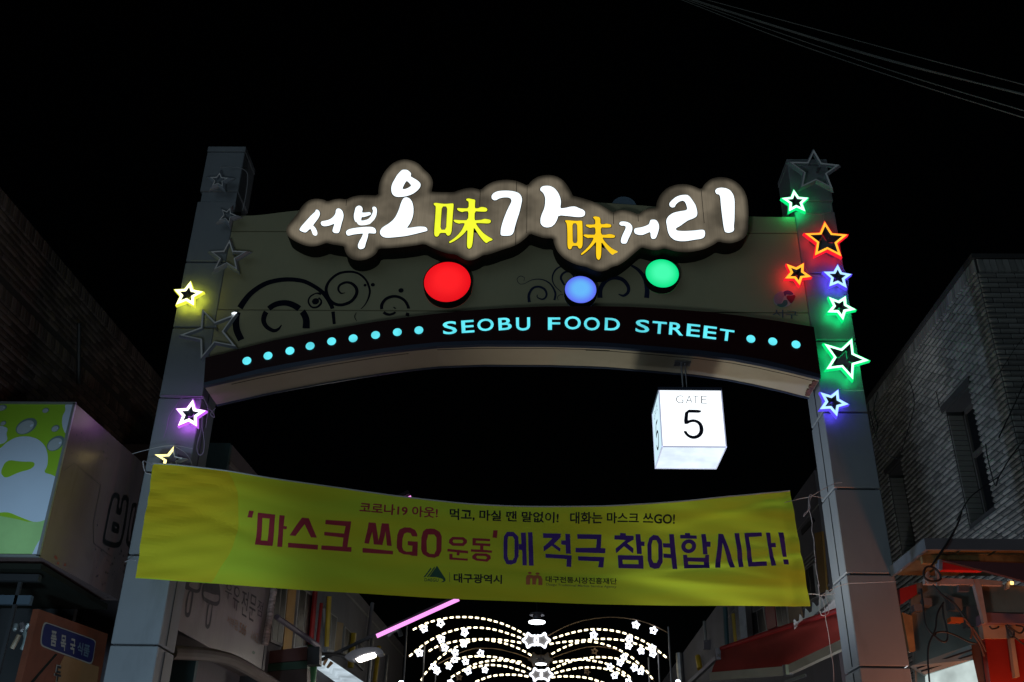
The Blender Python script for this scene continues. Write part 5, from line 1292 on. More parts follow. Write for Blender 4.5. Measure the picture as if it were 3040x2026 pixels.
MB().tube([tuple(PY(*F48([(1085, 420)])[0], 15.2)), tuple(PY(*F48([(1480, 695)])[0], 16.8))], .045, 8).build('diagonal_stay', mat('violet_grey_bar', (.16, .14, .19), .5), KP)
# lit shop sign beyond the kiosk
LS = thing('lit_shop_sign', 'small brightly lit pale shop sign beyond the green post', 'sign', (-3.2, 19.5, 3.5))
q = [PY(x, y, v) for (x, y), v in zip(F48([(1520,775),(1930,1050),(1730,1050),(1495,875)]), (18.2, 21.5, 21.5, 18.2))]
MB().hexa([tuple(p) for p in q], [(p.x-.15, p.y+.08, p.z) for p in q]).build('sign_body', glow('shop_sign_light', (.75, .90, 1.0), .55, .5, 1.6), LS)
for i in range(2):
    u = .03+i*.12
    a = [q[0].lerp(q[1], u), q[0].lerp(q[1], u+.09), q[3].lerp(q[2], u+.09), q[3].lerp(q[2], u)]
    c_ = sum(a, Vector())/4
    a = [c_+(p-c_)*.7 for p in a]
    MB().hexa([(p.x+.02, p.y-.02, p.z) for p in a], [(p.x+.01, p.y-.01, p.z) for p in a]).build('brown_mark', mat('brown_mark', (.25, .14, .06), .6) if i == 0 else bpy.data.materials['brown_mark'], LS)
# street lamp
SLP = thing('street_lamp', 'street lamp head glowing warm white on a slim arm near the pink tube', 'street lamp', (-3.6, 18, 0))
zl = PY(1088, 1952, 18).z
lens = [PY(x, y, 18) for x, y in F48([(1832,818),(1905,782),(2010,757),(2027,780),(2020,800),(1882,846),(1850,842)])]
V, F = plate([[(p.x, p.z) for p in lens]], lambda u, v, d: (u, 17.98+d, v), .05)
mesh('lens', V, F, glow('lamp_lens', (1.0, .93, .84), 7, .03), SLP)
body = [PY(x, y, 18.02) for x, y in cr(F48([(1735,788),(1800,740),(1880,716),(1980,705),(2055,715),(2086,745),(2082,765),(2030,775),(2015,750),(1900,775),(1820,812),(1800,830),(1740,810)]), 3, True)]
V, F = plate([[(p.x, p.z) for p in body]], lambda u, v, d: (u, 18.0+d, v), .28)
mesh('head', V, F, mat('lamp_head', (.16, .17, .20), .4, .3), SLP)
MB().tube([tuple(PY(x, y, 18.1)) for x, y in F48([(1500,770),(1620,772),(1760,795)])], .03, 8).build('arm', M['dark'], SLP)
PK = thing('pink_light_tube', 'glowing pink light tube on a dark cross bar over the street', 'light tube', (-2, 18, 5.4))
a, b_ = PY(1118, 1889, 18), PY(1362, 1779, 18)
MB().tube([tuple(a), tuple(b_)], .037, 10).build('tube', glow('pink_tube', (1.0, .34, .90), 1.25, .04, 1), PK)
MB().bar(PY(*F48([(1480, 838)])[0], 18.1), PY(1375, 1762, 18.1), .05).build('bar', M['dark'], PK)
PK2 = thing('second_pink_tube', 'tiny end of a pink light tube peeping over the banner top', 'light tube', (-1.2, 12, 5.5))
MB().tube([tuple(PY(1221, 1476, 12)), tuple(PY(1170, 1496, 12))], .022, 8).build('tube', bpy.data.materials['pink_tube'], PK2)
MB().bar(PY(1214, 1462, 12), PY(1160, 1488, 12), .05).build('bar', M['dark'], PK2)
# right long building
B3 = thing('right_row_building', 'grey street building with steel ducts and yellow pipes right of the light arches', 'building', (6, 20, 0))
XC = 4.3
z14 = PX(2417, 1397, XC); z23 = PX(2125, 1803, XC)
kz = (z23.z-z14.z)/(z23.y-z14.y)
zt = lambda y: z14.z+kz*(y-z14.y)
yn = z14.y
MB().hexa([(XC, yn, 0), (XC, 38, 0), (8, 38, 0), (8, yn, 0)], [(XC, yn, zt(yn)), (XC, 38, zt(38)), (8, 38, zt(38)), (8, yn, zt(yn))]).build('wall', M['wallR'], B3)
for dz in (.55, 1.15, 1.75):
    MB().hexa([(XC-.012, yn, zt(yn)-dz), (XC-.012, 22, zt(22)-dz), (XC, 22, zt(22)-dz), (XC, yn, zt(yn)-dz)], [(XC-.012, yn, zt(yn)-dz+.02), (XC-.012, 22, zt(22)-dz+.02), (XC, 22, zt(22)-dz+.02), (XC, yn, zt(yn)-dz+.02)]).build('panel_joint', M['whiteframe'], B3)
FDz = FR(2000, 1600, .27174)
fac(B3, XC, [(1560,-60),(1640,-80),(1690,560),(1620,590)], .03, M['mustard'], 'wall_panel', FDz)
fac(B3, XC, [(1400,-100),(1530,-230),(1545,-190),(1410,-40)], .02, M['dark'], 'vent_grille', FDz)
for k in range(3):
    fac(B3, XC, [(1410,250+k*45),(1545,130+k*45),(1548,155+k*45),(1415,275+k*45)], .03, M['whiteframe'], 'louver', FDz)
window_px(B3, XC, [(1440,360),(1560,270),(1600,640),(1500,700)], FDz)
window_px(B3, XC, [(860,820),(1010,745),(1050,1010),(880,1060)], FDz)
window_px(B3, XC, [(1140,740),(1260,700),(1290,950),(1170,985)], FDz)
fac(B3, XC, [(1018,740),(1122,735),(1145,955),(1040,1000)], .04, M['redpanel'], 'wall_panel', FDz)
fac(B3, XC, [(1262,740),(1390,690),(1420,850),(1290,940)], .03, mat('tan_panel', (.30, .22, .15), .6), 'wall_panel', FDz)
pipe_px(B3, XC, [(760,740),(790,1120)], .17, M['steel'], FDz, 'duct', .2)
pipe_px(B3, XC, [(655,820),(685,1150)], .05, M['yellowpipe'], FDz)
pipe_px(B3, XC, [(262,1285),(285,1420)], .07, M['yellowpipe'], FDz)
pipe_px(B3, XC, [(560,745),(585,1190)], .05, M['bluewall'], FDz)
pipe_px(B3, XC, [(335,900),(352,1130)], .04, M['whiteframe'], FDz)
fac(B3, XC, [(320,1130),(400,1110),(400,1210),(330,1215)], .15, M['wallR'], 'meter_box', FDz)
pipe_px(B3, XC, [(60,1250),(80,1568)], .10, M['steel'], FDz)
# ================================================================== CORRUGATED EDGE AND RED AWNING
sp = [(1310,890),(1322,880),(1345,905),(1368,895),(1375,822),(1388,830),(1412,872),(1430,860),(1436,760),(1450,768),(1485,808),(1508,795),(1515,692),(1532,700),(1560,738),(1582,725),(1590,632),(1608,640),(1635,665),(1655,650),(1662,560),(1685,560),(1705,590),(1735,560),(1740,478),(1755,480),(1762,520),(1782,640),(1700,690),(1600,775),(1500,862),(1400,895),(1312,930)]
CS = thing('corrugated_canopy_edge', 'white jagged end of a corrugated roof sheet above the red awning', 'roof sheet', (3.2, 12, 4.6))
l = px_loops_to_xz([FDz(sp)], 12.0)
V, F = plate(l, lambda u, v, d: (u+d*.25, 12.0+d, v), 1.6)
mesh('corrugated_sheet', V, F, mat('white_sheet', (.85, .85, .88), .5, 0, .1, 6), CS)
RA = thing('red_awning', 'red fabric awning with folding cream arms behind the right gate post', 'awning', (3, 12.5, 3.5))
A_ = cr([(2142, 1926, 14.0), (2240, 1893, 13.2), (2340, 1860, 12.4), (2430, 1832, 11.7), (2530, 1796, 11.1)], 5)
B_ = cr([(2110, 2012, 14.2), (2240, 1990, 13.5), (2335, 1978, 12.9), (2430, 1940, 12.4), (2530, 1885, 11.9)], 5)
n = len(A_); V = []; F = []
K = 12
for i in range(n):
    pa, pb2 = PY(*A_[i]), PY(*B_[i])
    for j in range(K+1):
        t = j/K; p = pa.lerp(pb2, t)
        V.append((p.x, p.y, p.z+.05*math.sin(math.pi*t)+.018*math.sin(9*t+i*.35)))
for i in range(n-1):
    for j in range(K): F.append((i*(K+1)+j, i*(K+1)+j+1, (i+1)*(K+1)+j+1, (i+1)*(K+1)+j))
o = mesh('fabric', V, F, mat('red_awning_cloth', (.20, .016, .011), .8, 0, .15, 2), RA, smooth=True)
MB().tube([tuple(PY(*p)) for p in A_], .03, 8).build('front_bar', M['redpipe'], RA)
M['cream'] = mat('cream_arm', (.34, .32, .27), .35, .1, .1, 4)
MB().bar(PY(2112, 2010, 13.6), PY(2333, 1992, 12.6), .07, .10).build('arm', M['cream'], RA)
MB().bar(PY(2342, 1990, 12.55), PY(2530, 1902, 11.5), .07, .10).build('arm', M['cream'], RA)
MB().tube([tuple(PY(2337, 1976, 12.55)), tuple(PY(2340, 2006, 12.55))], .06, 10).build('elbow_joint', M['steel'], RA)
MB().box(tuple(PY(2126, 1958, 14.0)), tuple(PY(2150, 1928, 14.1)+Vector((0, .15, 0)))).build('end_bracket', M['wallR'], RA)
MB().bar(PY(2137, 1945, 14.0), PY(2040, 2035, 15.0), .05).build('side_arm', M['steel'], RA)
MB().bar(PY(2330, 2026, 12.2), PY(2392, 2005, 12.0), .03).build('rod', M['steel'], RA)
# ================================================================== SHOPFRONT UNDER THE RIGHT CORNER
F6 = FR(2600, 1500, .33537)
CN = thing('tin_canopy', 'grey tin canopy with a yellowish underside at the foot of the tiled corner', 'canopy', (5, 9.5, 4.1))
cl = PY(2743, 1598, 9.0)
zc1 = cl.z; zc0 = PY(2743, 1631, 9.0).z; xc = cl.x
MB().box((xc, 9.0, zc0), (9.0, 9.03, zc1)).build('fascia', mat('canopy_grey', (.13, .15, .17), .5, .2, .12, 3), CN)
MB().box((xc, 9.03, zc0-.0), (xc+.03, 10.0, zc1)).build('side_fascia', bpy.data.materials['canopy_grey'], CN)
mb = MB()
for k in range(16): mb.box((xc+.03+k*.33, 9.035, zc0+.02), (xc+.03+k*.33+.30, 10.0, zc0+.05))
mb.build('soffit_board', mat('canopy_underside', (.15, .11, .05), .6, 0, .3, 5, dirt=.6), CN)['kind'] = 'stuff'
MB().box((xc+.03, 9.04, zc0+.06), (9.0, 10.0, zc0+.08)).build('roof_deck', M['dark'], CN)
MB().box((xc+.05, 9.25, zc0-.06), (9.0, 9.30, zc0+.018)).build('beam', mat('yellowed_beam', (.22, .14, .05), .7, 0, .4, 7, dirt=.7), CN)
RW = thing('stall_frontage', 'stall wall glowing orange and red under the tin canopy', 'stall', (4.8, 9.7, 0))
def st(px, Y, d, m, name, par=None): return ybox(par or RW, px, Y, d, m, name, F6)
M['peach'] = mat('peach_wall', (.32, .26, .20), .7, 0, .15, 4, .1, 8, .3)
st([(935,690),(1500,730),(1500,950),(965,950)], 9.62, .1, M['peach'], 'upper_wall')
st([(960,950),(1500,975),(1500,1050),(965,1040)], 9.50, .2, mat('mauve_ledge', (.16, .10, .13), .6), 'ledge')
st([(940,1042),(1500,1052),(1500,1185),(960,1180)], 9.60, .1, M['peach'], 'lower_wall')
st([(965,1182),(1500,1190),(1500,1900),(1060,1900)], 9.62, .1, mat('bright_red_wall', (.22, .013, .006), .5, 0, .2, 3), 'red_wall')
st([(1190,1180),(1225,1180),(1275,1520),(1235,1525)], 9.5, .06, M['peach'], 'pipe_post')
st([(300,690),(960,690),(1050,1900),(370,1900)], 10.25, .05, mat('grey_green_wall', (.17, .20, .19), .6, 0, .15, 2, dirt=.3), 'back_wall')
st([(840,1250),(965,1180),(1060,1900),(930,1900)], 9.75, .1, mat('dark_brown_post', (.05, .03, .028), .6), 'corner_post')
st([(232,950),(320,980),(352,1290),(300,1300)], 10.05, .05, mat('wood_strip', (.30, .19, .08), .6, 0, .3, 8), 'wood_strip')
FRM = thing('awning_frame', 'cream painted bracket frame holding a rolled red awning under the canopy', 'frame', (4.2, 9.3, 3.4))
M['creampink'] = mat('cream_paint', (.38, .32, .29), .5, 0, .12, 7, dirt=.3)
st([(435,640),(860,655),(870,705),(435,695)], 9.3, .06, M['creampink'], 'rail', FRM)
st([(862,655),(925,655),(992,1040),(965,1045),(935,960)], 9.35, .06, M['creampink'], 'upright', FRM) if False else st([(862,655),(925,655),(990,1040),(962,1045)], 9.35, .06, M['creampink'], 'upright', FRM)
st([(925,655),(1120,675),(1120,712),(925,705)], 9.36, .05, M['creampink'], 'rail', FRM)
st([(530,475),(556,478),(566,700),(545,712)], 9.27, .03, M['creampink'], 'hook', FRM)
st([(430,640),(462,585),(475,590),(470,695)], 9.28, .03, M['creampink'], 'hook', FRM)
st([(735,708),(830,705),(830,760),(738,762)], 9.32, .05, M['steel'], 'hinge_plate', FRM)
st([(562,480),(592,484),(592,570),(560,565)], 9.2, .1, mat('end_cap_blue', (.25, .30, .38), .4), 'end_cap', FRM)
st([(594,484),(955,574),(955,580),(588,572)], 9.2, .08, mat('scarlet_roll', (.60, .012, .012), .6), 'rolled_fabric', FRM)
st([(600,490),(1500,520),(1500,720),(955,576)], 9.14, .05, mat('dusky_fabric', (.05, .028, .040), .8), 'valance', FRM)
o = st([(1160,690),(1190,660),(1185,735),(1155,740)], 9.3, .05, M['creampink'], 'lamp_holder', FRM)
p = PY(*F6([(1205, 690)])[0], 9.28)
bl = MB().tube([(p.x-.01, p.y, p.z), (p.x+.01, p.y, p.z)], .016, 10).build('small_bulb', glow('warm_bulb', (1, .55, .16), 3, .05), FRM)
LB = thing('lit_stall_panel', 'bright white lit panel low under the canopy beside the right post', 'lit panel', (4.0, 9.8, 2.5))
q = [PY(x, y, v) for (x, y), v in zip(F6([(450,1505),(862,1372),(980,1900),(470,1900)]), (10.1, 9.65, 9.65, 10.1))]
MB().hexa([tuple(p) for p in q], [(p.x+.02, p.y+.1, p.z) for p in q]).build('panel', glow('stall_panel_light', (.80, .96, .93), .62, .35, 3.5), LB)
q = [PY(x, y, v) for (x, y), v in zip(F6([(320,1420),(845,1235),(858,1370),(440,1500)]), (10.12, 9.68, 9.66, 10.1))]
MB().hexa([tuple(p) for p in q], [(p.x+.02, p.y+.1, p.z) for p in q]).build('hood', mat('hood_grey', (.30, .35, .34), .4, .1, .15, 3), LB)
for t in (.35, .68):
    a = q[0].lerp(q[3], t); b_ = q[1].lerp(q[2], t)
    MB().bar(a-Vector((0, .012, 0)), b_-Vector((0, .012, 0)), .014).build('rail_line', M['dark'], LB)
clutter = thing('meter_clutter', 'cluster of grey electric boxes behind the tangled cables', 'electric boxes', (4.0, 9.9, 3.3))
for px_ in ([(340,700),(400,700),(420,770),(360,775)], [(420,820),(495,825),(500,890),(430,885)], [(335,880),(420,870),(430,930),(345,940)], [(640,800),(760,830),(770,930),(660,920)], [(800,900),(900,880),(905,1060),(810,1080)], [(210,740),(360,700),(365,790),(220,880)]):
    st(px_, 9.95+random.random()*.15, .1, (M['redpipe'] if px_[0][0] == 210 else mat('box_grey', (.14, .15, .16), .5)), 'box', clutter)
st([(662,990),(775,995),(778,1035),(668,1030)], 9.8, .1, mat('orange_reel', (.50, .14, .03), .6), 'reel', clutter)
def cab(label, paths, Y, r=.008, frame=F6, m=None):
    return wire_thing(label, [[(x, y, Y) for x, y in frame(p)] for p in paths], r, m or M['cable'], n=6)
cab('black cable dropping in a long S beside the right post', [[(400,740),(420,900),(440,1060),(500,1140),(590,1210),(632,1190),(630,1110),(600,980),(590,880)]], 9.1)
cab('black cable falling from the hook to the lit panel', [[(600,860),(545,960),(530,1080),(510,1140),(470,1230),(460,1350),(475,1568)]], 9.05)
cab('black cable curving right toward the corner post', [[(525,1150),(540,1128),(620,1125),(720,1160),(820,1210),(880,1225)]], 9.08)
cab('looped black cable hanging on the cream hook', [[(440,555),(425,590),(430,640),(480,672),(540,672),(575,650),(560,600),(520,560),(470,545),(440,555)], [(505,705),(560,770),(620,820),(700,880),(780,990)]], 9.12, .010)
cab('pair of black cables slanting down over the tiled corner', [[(760,60),(720,180),(640,330),(560,450),(480,550)], [(745,120),(700,215),(620,350),(545,460),(500,530)]], 8.9, .008)
cab('thin black cable swag on the red stall wall', [[(1005,1070),(1030,1095),(1080,1085),(1085,1070)], [(1150,1060),(1180,1160),(1215,1165),(1220,1120),(1170,1080)], [(1160,1060),(1260,1130),(1300,1120),(1305,1080),(1240,1065)], [(1170,1100),(1240,1180),(1350,1260)]], 9.4, .008)
cab('tangle of brown wires by the corner post', [[(800,1040),(850,1090),(870,1150),(920,1230),(960,1340)], [(850,1080),(900,1150),(940,1220),(975,1300)], [(780,1000),(830,1060),(850,1120),(840,1180)], [(900,900),(930,960),(950,1000),(935,1050)]], 9.5, .009, m=mat('brown_wire', (.12, .06, .035), .6))
FZ6 = FR(2400, 760, .3445)
cab('black cable running down the tiled front from the frame edge', [[(1858,1100),(1780,1270),(1700,1440),(1640,1568)]], 9.7, .007, FZ6)
cab('thin cable drooping across the upper tiled front', [[(1858,700),(1780,800),(1690,940),(1640,1020),(1560,1160)]], 9.8, .004, FZ6)
FZ8 = FR(2240, 1130, .5714)
cab('black cable crossing the lower tiled side wall', [[(1400,310),(1330,400),(1270,500),(1250,545),(1215,420),(1200,330)], [(1270,500),(1180,560),(1110,620),(1050,730)]], 9.3, .006, FZ8)
cab('cable tangle on the tiled wall beside the right post', [[(600,160),(620,250),(650,330),(700,390),(760,410)], [(640,60),(620,150),(640,240),(620,300)], [(590,120),(600,220),(615,260)]], 10.6, .005, FZ8)
cab('black lines on the upper tiled side wall', [[(805,0),(830,120),(790,280),(760,380)], [(945,60),(960,140)]], 11.2, .005, FZ8)
# ================================================================== LIGHT ARCHES OVER THE STREET
ZA = FR(1160, 1740, .2125); ZB = FR(1560, 1740, .2125)
M['ledw'] = glow('warm_led', (1.0, .86, .56), 3.2, .1, 3)
M['starw'] = glow('cool_led', (.86, .90, 1.0), 2.4, .1, 3)
M['ledoff'] = mat('led_off', (.30, .20, .12), .6)
M['archwire'] = mat('arch_wire', (.14, .11, .08), .6)
dash_me = {}
def dash_mesh(L_, r, m):
    key = (round(L_, 2), m.name)
    if key not in dash_me:
        mb = MB().tube([(-L_/2, 0, 0), (L_/2, 0, 0)], r, 6)
        me = bpy.data.meshes.new('led_bulb'); me.from_pydata(mb.V, [], mb.F); me.materials.append(m); dash_me[key] = me
    return dash_me[key]
def arc(label, pts, frame, Y, lit=True, grp='rope light arches over the street'):
    P = [PY(x, y, Y) for x, y in frame(pts)]
    C = [Vector(p) for p in cr([tuple(p) for p in P], 10)]
    c0 = C[len(C)//2]
    root = thing('rope_light', label, 'rope light', tuple(c0), grp)
    MB().tube([tuple(p+Vector((0, .01, 0))) for p in C], .010 if lit else .014, 5).build('rope', M['archwire'] if lit else M['ledoff'], root)
    pitch = .158*Y/25*(1 if Y < 30 else .95); s = .0; acc = 0
    L_ = .092*Y/25
    nxt = pitch*.5
    for a, b in zip(C[:-1], C[1:]):
        l = (b-a).length
        while acc+l >= nxt:
            p = a.lerp(b, (nxt-acc)/l); nxt += pitch
            if lit:
                o = bpy.data.objects.new('led_bulb', dash_mesh(L_, .023*Y/25, M['ledw'])); COL.objects.link(o)
                o.parent = root; o.location = p-c0; o.rotation_euler = (0, -math.atan2((b-a).z, (b-a).x), 0)
        acc += l
    return root
arc('outermost lit rope arch on the left, rising to the top star pair', [(295,620),(535,510),(785,450),(1040,435),(1300,460),(1550,525),(1790,630),(1880,690)], ZA, 25)
arc('second lit rope arch on the left, just beneath the outermost', [(245,995),(455,825),(605,730),(775,655),(945,605),(1115,583),(1290,587),(1460,613),(1625,660),(1810,725)], ZA, 25)
arc('unlit outermost rope arch on the right, top of all', [(310,700),(530,580),(740,500),(930,460),(1200,435),(1480,460),(1680,510),(1850,580),(2000,660)], ZB, 25, False)
arc('outermost lit rope arch on the right, ending at the outer pole', [(370,738),(565,678),(735,635),(915,608),(1090,610),(1265,632),(1440,680),(1610,752),(1690,798),(1845,900),(2010,1035)], ZB, 25)
arc('third lit rope arch on the left, flattest one meeting the top star pair', [(515,920),(655,845),(805,797),(965,765),(1110,748),(1400,745),(1575,757),(1750,783),(1860,805)], ZA, 26.5)
arc('third lit rope arch on the right, flattest one leaving the top star pair', [(320,815),(520,785),(700,770),(960,745),(1120,740),(1280,750),(1370,763),(1515,800),(1590,825),(1680,865),(1760,905)], ZB, 26.5)
arc('steep lit rope arch on the left meeting the grey star pair', [(415,1340),(475,1235),(540,1160),(660,1025),(735,965),(805,915),(965,830),(1130,772),(1290,747),(1430,770),(1580,800),(1730,850),(1870,915),(1960,970)], ZA, 28)
arc('steep lit rope arch on the right leaving the grey star pair', [(350,965),(435,912),(575,845),(730,795),(880,775),(1060,805),(1235,860),(1320,900),(1480,995),(1550,1055),(1690,1190),(1750,1265),(1810,1350)], ZB, 28)
arc('unlit rope arch on the left meeting the grey star pair', [(660,1090),(830,1000),(980,930),(1150,880),(1310,872),(1500,885),(1750,945),(1940,1015)], ZA, 28.2, False)
arc('unlit rope arch on the right leaving the grey star pair', [(380,1003),(600,925),(840,860),(1050,850),(1250,885),(1400,950)], ZB, 28.2, False)
arc('low lit rope arch on the left, passing just above the grey pair level', [(740,1100),(860,1045),(1000,1005),(1150,985),(1360,987),(1500,1003),(1700,1045),(1870,1068)], ZA, 30)
arc('low lit rope arch on the right, level with the grey star pair', [(370,1072),(550,1045),(720,1030),(890,1005),(1030,995),(1180,1003),(1260,1013),(1450,1065),(1560,1120)], ZB, 30)
arc('rope arch on the left sweeping down to the far left from the lower pair', [(830,1285),(940,1220),(1010,1180),(1150,1105),(1300,1060),(1460,1040),(1620,1045),(1770,1080),(1900,1135),(1980,1180)], ZA, 31)
arc('rope arch on the right sweeping down to the far right from the lower pair', [(345,1180),(480,1115),(610,1065),(740,1030),(870,1035),(1020,1060),(1110,1080),(1250,1140),(1400,1230),(1490,1310)], ZB, 31)
arc('inner lit rope arch on the left joining the lower star pair', [(1130,1150),(1220,1125),(1360,1105),(1500,1112),(1640,1133),(1770,1170),(1930,1220)], ZA, 31.2)
arc('inner lit rope arch on the right joining the lower star pair', [(390,1225),(535,1185),(680,1157),(820,1140),(960,1140),(1100,1157),(1170,1175),(1310,1220),(1380,1255)], ZB, 31.2)
arc('lowest lit rope arch on the left at the picture bottom', [(1170,1345),(1260,1310),(1390,1265),(1530,1245),(1680,1240),(1820,1250),(1960,1275)], ZA, 33)
arc('lowest lit rope arch on the right at the picture bottom', [(345,1280),(500,1265),(640,1265),(790,1275),(930,1300),(1000,1325),(1090,1355)], ZB, 33)
def star2(r, k, rot=0, n=5):
    return [((r if i % 2 == 0 else r*k)*math.sin(rot+math.pi*i/n), (r if i % 2 == 0 else r*k)*math.cos(rot+math.pi*i/n)) for i in range(2*n)]
def star_ring_mesh(name, R, k, hole, m, thick=.04, rnd=True):
    lo = star2(R, k); 
    if rnd: lo = chaikin(lo, 2)
    hi = [(a*.35, b*.35) for a, b in star2(R, k)] if hole is None else star2(hole, .55)
    V, F = plate([lo, hi], lambda u, v, d: (u, d, v), thick)
    me = bpy.data.meshes.new(name); me.from_pydata(V, [], F); me.materials.append(m); return me
sm = {True: star_ring_mesh('small_star', .118, .58, .044, M['starw']), False: star_ring_mesh('small_star', .118, .50, .045, M['ledoff'])}
SM = [(ZA, 462,597,25,1,'first small lit star on the left end of the outermost arch'), (ZA, 697,522,25,1,'second small lit star near the left top of the outermost arch'), (ZA, 1028,650,25,1,'small lit star under the crest of the second left arch'), (ZA, 702,745,25,1,'small lit star where the second left arch climbs'), (ZA, 403,930,25,1,'small lit star by the left end of the second arch'),
 (ZA, 757,862,26.5,1,'small lit star just below the third left arch'), (ZA, 1020,805,26.5,1,'small lit star hanging at the crossing of two left arches'), (ZA, 900,925,27.5,1,'small lit star on the steep left arch'), (ZA, 895,1025,28,1,'small lit star under the steep left arch, touching another'), (ZA, 1048,1055,29,1,'small lit star right of the touching pair on the left'),
 (ZA, 1257,938,28.5,1,'small lit star inside the left wing under the flat arch'), (ZA, 600,1125,28,1,'upper one of three clumped small stars on the steep left arch'), (ZA, 645,1185,27.8,1,'lower one of three clumped small stars on the steep left arch'), (ZA, 810,1118,29.5,1,'small lit star between the clumped stars and the left centre'), (ZA, 1083,1192,30,1,'small lit star low in the left wing'),
 (ZA, 1320,1172,31,1,'small lit star low in the left wing nearer the street centre'), (ZA, 835,1345,31,1,'small lit star at the bottom edge of the left wing'), (ZA, 957,1275,31,0,'small unlit brown star low in the left wing'), (ZA, 718,868,27,0,'small unlit star beside the third left arch'),
 (ZB, 1545,540,25,1,'small lit star under the unlit arch crest on the right'), (ZB, 1787,622,25,1,'small lit star near the right end of the unlit arch'), (ZB, 948,682,25,1,'small lit star under the outermost right lit arch'), (ZB, 1445,742,25,1,'upper of two stacked small stars on the right'), (ZB, 1440,832,26.5,1,'lower of two stacked small stars on the right'),
 (ZB, 1620,902,26.5,1,'small lit star between the right arches'), (ZB, 1775,865,25.5,1,'half turned small star above the right outer arch end'), (ZB, 1785,945,26.5,1,'small lit star just beneath the half turned one'), (ZB, 1378,990,28,1,'small lit star on the steep right arch'), (ZB, 1318,1072,29,1,'small lit star just beneath the steep right arch'),
 (ZB, 1520,1143,29,1,'left one of the clumped small stars on the far right'), (ZB, 1608,1190,28,1,'brightest clumped small star on the far right'), (ZB, 1245,1248,30,1,'small lit star low in the right wing'), (ZB, 1440,1335,31,1,'small lit star at the bottom edge of the right wing'), (ZB, 967,912,28.2,0,'small unlit grey star under the unlit right arch'), (ZB, 865,1198,31,0,'small unlit brown star low in the right wing'), (ZB, 1180,1130,30,1,'small half lit star where two right arches cross')]
for i, (fr, x, y, Y, lit, lab) in enumerate(SM):
    (q,) = fr([(x, y)])
    o = bpy.data.objects.new('small_star', sm[bool(lit)]); COL.objects.link(o)
    o.location = PY(q[0], q[1], Y-.05); s = 1.0 if Y < 29 else 1.03
    o.scale = (s, s, s); o.rotation_euler = (random.uniform(-.25, .25), random.uniform(-.5, .5), random.uniform(-.5, .5))
    tag(o, lab, 'star ornament', 'small stars on the light arches')
M['greyface'] = mat('grey_star_face', (.28, .26, .24), .5)
def pair(label, c1, c2, r, Y, lit):
    (a,) = ZA([c1]); (b_,) = ZA([c2])
    A3, B3_ = PY(a[0], a[1], Y-.1), PY(b_[0], b_[1], Y-.1)
    R = r*.2125/2956*math.sqrt(Y*Y+(A3.z-1.6)**2)*.99
    root = thing('star_pair', label, 'star ornament', tuple((A3+B3_)/2), 'star pairs in the middle of the arches')
    for P_, rot in ((A3, -math.pi/2), (B3_, math.pi/2)):
        lo = star2(R, .52, rot); 
        V, F = plate([[(P_.x+u, P_.z+v) for u, v in lo]], lambda u, v, d: (u, Y-.08+d, v), .04)
        mesh('star_face', V, F, M['greyface'], root)
        mb = MB(); pts_ = [(P_.x+u, Y-.12, P_.z+v) for u, v in chaikin(lo, 1)]
        for i in range(len(pts_)): mb.tube([pts_[i], pts_[(i+1) % len(pts_)]], R*.13 if lit else R*.05, 6)
        mb.build('star_outline', M['starw'] if lit else M['ledoff'], root)
pair('lit white star pair at the top middle of the arches', (1945,762), (2122,762), 112, 25, True)
pair('unlit grey star pair in the middle under the top pair', (2020,1030), (2168,1030), 105, 28, False)
pair('lit white star pair lowest in the middle, with bright centre', (2035,1240), (2172,1240), 98, 31, True)
def pendant(label, cx, cy, w, Y, grp='hanging disc lamps'):
    (q,) = ZA([(cx, cy)]); p = PY(q[0], q[1], Y); R = (PY(q[0]+w*.2125/2, q[1], Y)-p).x
    root = thing('pendant_lamp', label, 'lamp', tuple(p), grp)
    n = 28
    mb = MB(); ring = lambda r, z: [(p.x+r*math.cos(2*math.pi*k/n), p.y+r*math.sin(2*math.pi*k/n), p.z+z) for k in range(n)]
    mb.add(ring(R, 0), [tuple(range(n))[::-1]]); mb.add(ring(R, 0)+ring(R, R*.16), [(k, (k+1) % n, n+(k+1) % n, n+k) for k in range(n)])
    mb.build('lamp_face', glow('pendant_face', (.94, .97, 1.0), 4, .03), root)
    mb = MB(); mb.add(ring(R*1.03, R*.17)+ring(R*.5, R*.42), [(k, (k+1) % n, n+(k+1) % n, n+k) for k in range(n)]); mb.add(ring(R*.5, R*.42)+ring(R*.5, R*.9), [(k, (k+1) % n, n+(k+1) % n, n+k) for k in range(n)]); mb.add(ring(R*.9, R*.9)+ring(R*.8, R*1.15), [(k, (k+1) % n, n+(k+1) % n, n+k) for k in range(n)]); mb.add(ring(R*.8, R*1.15), [tuple(range(n))]); mb.add(ring(R*.9, R*.9), [tuple(range(n))[::-1]])
    mb.build('housing', mat('lamp_housing', (.20, .20, .24), .4, .4), root)
    MB().tube([(p.x, p.y, p.z+R*1.1), (p.x, p.y, p.z+R*1.1+.6)], .01, 6).build('cord', M['cable'], root)
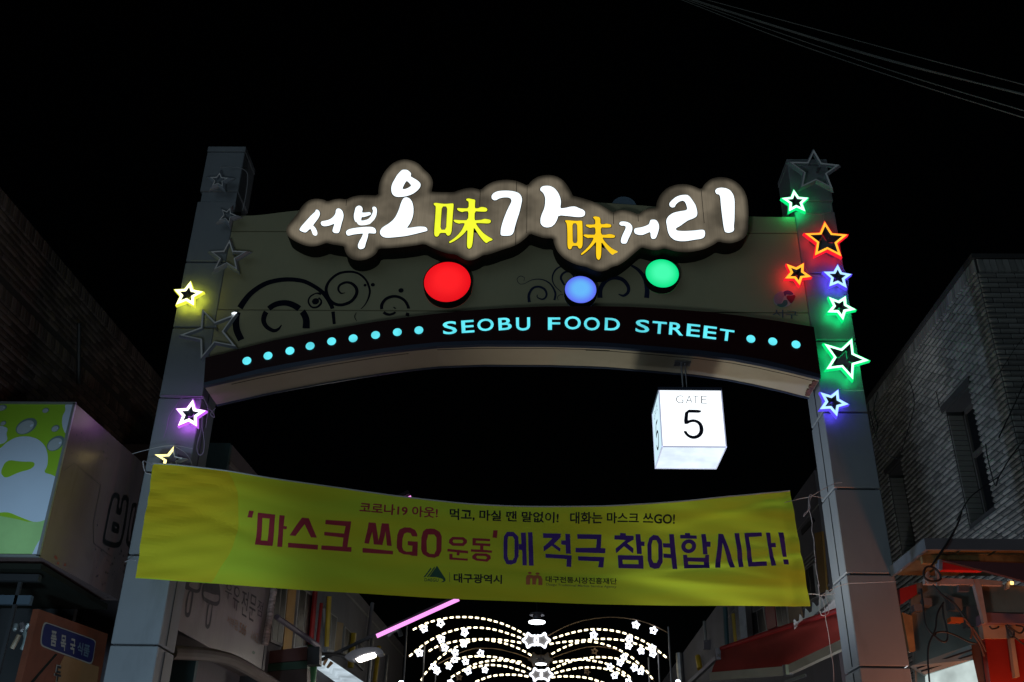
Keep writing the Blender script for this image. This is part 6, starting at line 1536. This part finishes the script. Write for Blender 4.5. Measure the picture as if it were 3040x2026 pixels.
pendant('bright disc pendant lamp hanging above the top star pair', 2042, 517, 232, 24)
pendant('smaller disc pendant lamp glowing in front of the grey star pair', 2100, 1100, 150, 27.6)
for (fr, xs_, Y, lab) in ((ZA, [(228, 560), (212, 1000), (200, 1346)], 25, 'thin pole carrying the left end of the outermost arches'), (ZA, [(475, 780), (468, 1040), (458, 1346)], 27, 'thin pole carrying the left end of the third arch'), (ZA, [(632, 1080), (622, 1346)], 29, 'short thin pole on the left under the steep arch'),
    (ZB, [(1995, 570), (2015, 900), (2032, 1346)], 25, 'thin pole carrying the right end of the outermost arches'), (ZB, [(1850, 880), (1858, 1346)], 27, 'thin pole carrying the right end of the third arch'), (ZB, [(1718, 1000), (1716, 1346)], 29, 'short thin pole on the right under the steep arch')):
    q = fr(xs_); a = PY(q[0][0], q[0][1], Y)
    bpole = MB().tube([tuple(a), (a.x, a.y, 0)], .022, 8).build('arch_pole', M['steel'])
    tag(bpole, lab, 'pole', 'poles carrying the light arches')
for (x, y, Y, c, es, lab) in ((1191, 2030, 22, (.70, .95, 1.0), 22, 'bright bluish shop lamp at the bottom edge left of the arches'), (2013, 2026, 24, (.9, .95, 1), 5, 'tiny far lamp at the bottom edge right of the arches')):
    p = PY(x, y, Y)
    n = 12; V = [(p.x, p.y, p.z+.06)]; 
    mb = MB()
    for j in range(1, 6):
        th = math.pi*j/6
        V += [(p.x+.06*math.sin(th)*math.cos(2*math.pi*k/n), p.y+.06*math.sin(th)*math.sin(2*math.pi*k/n), p.z+.06*math.cos(th)) for k in range(n)]
    V.append((p.x, p.y, p.z-.06)); F = [(0, 1+k, 1+(k+1) % n) for k in range(n)]
    for j in range(4): F += [(1+j*n+k, 1+(j+1)*n+k, 1+(j+1)*n+(k+1) % n, 1+j*n+(k+1) % n) for k in range(n)]
    F += [(len(V)-1, 1+4*n+(k+1) % n, 1+4*n+k) for k in range(n)]
    tag(mesh('shop_lamp', V, F, glow('shop_lamp_face', c, es, .02), smooth=True), lab, 'lamp')
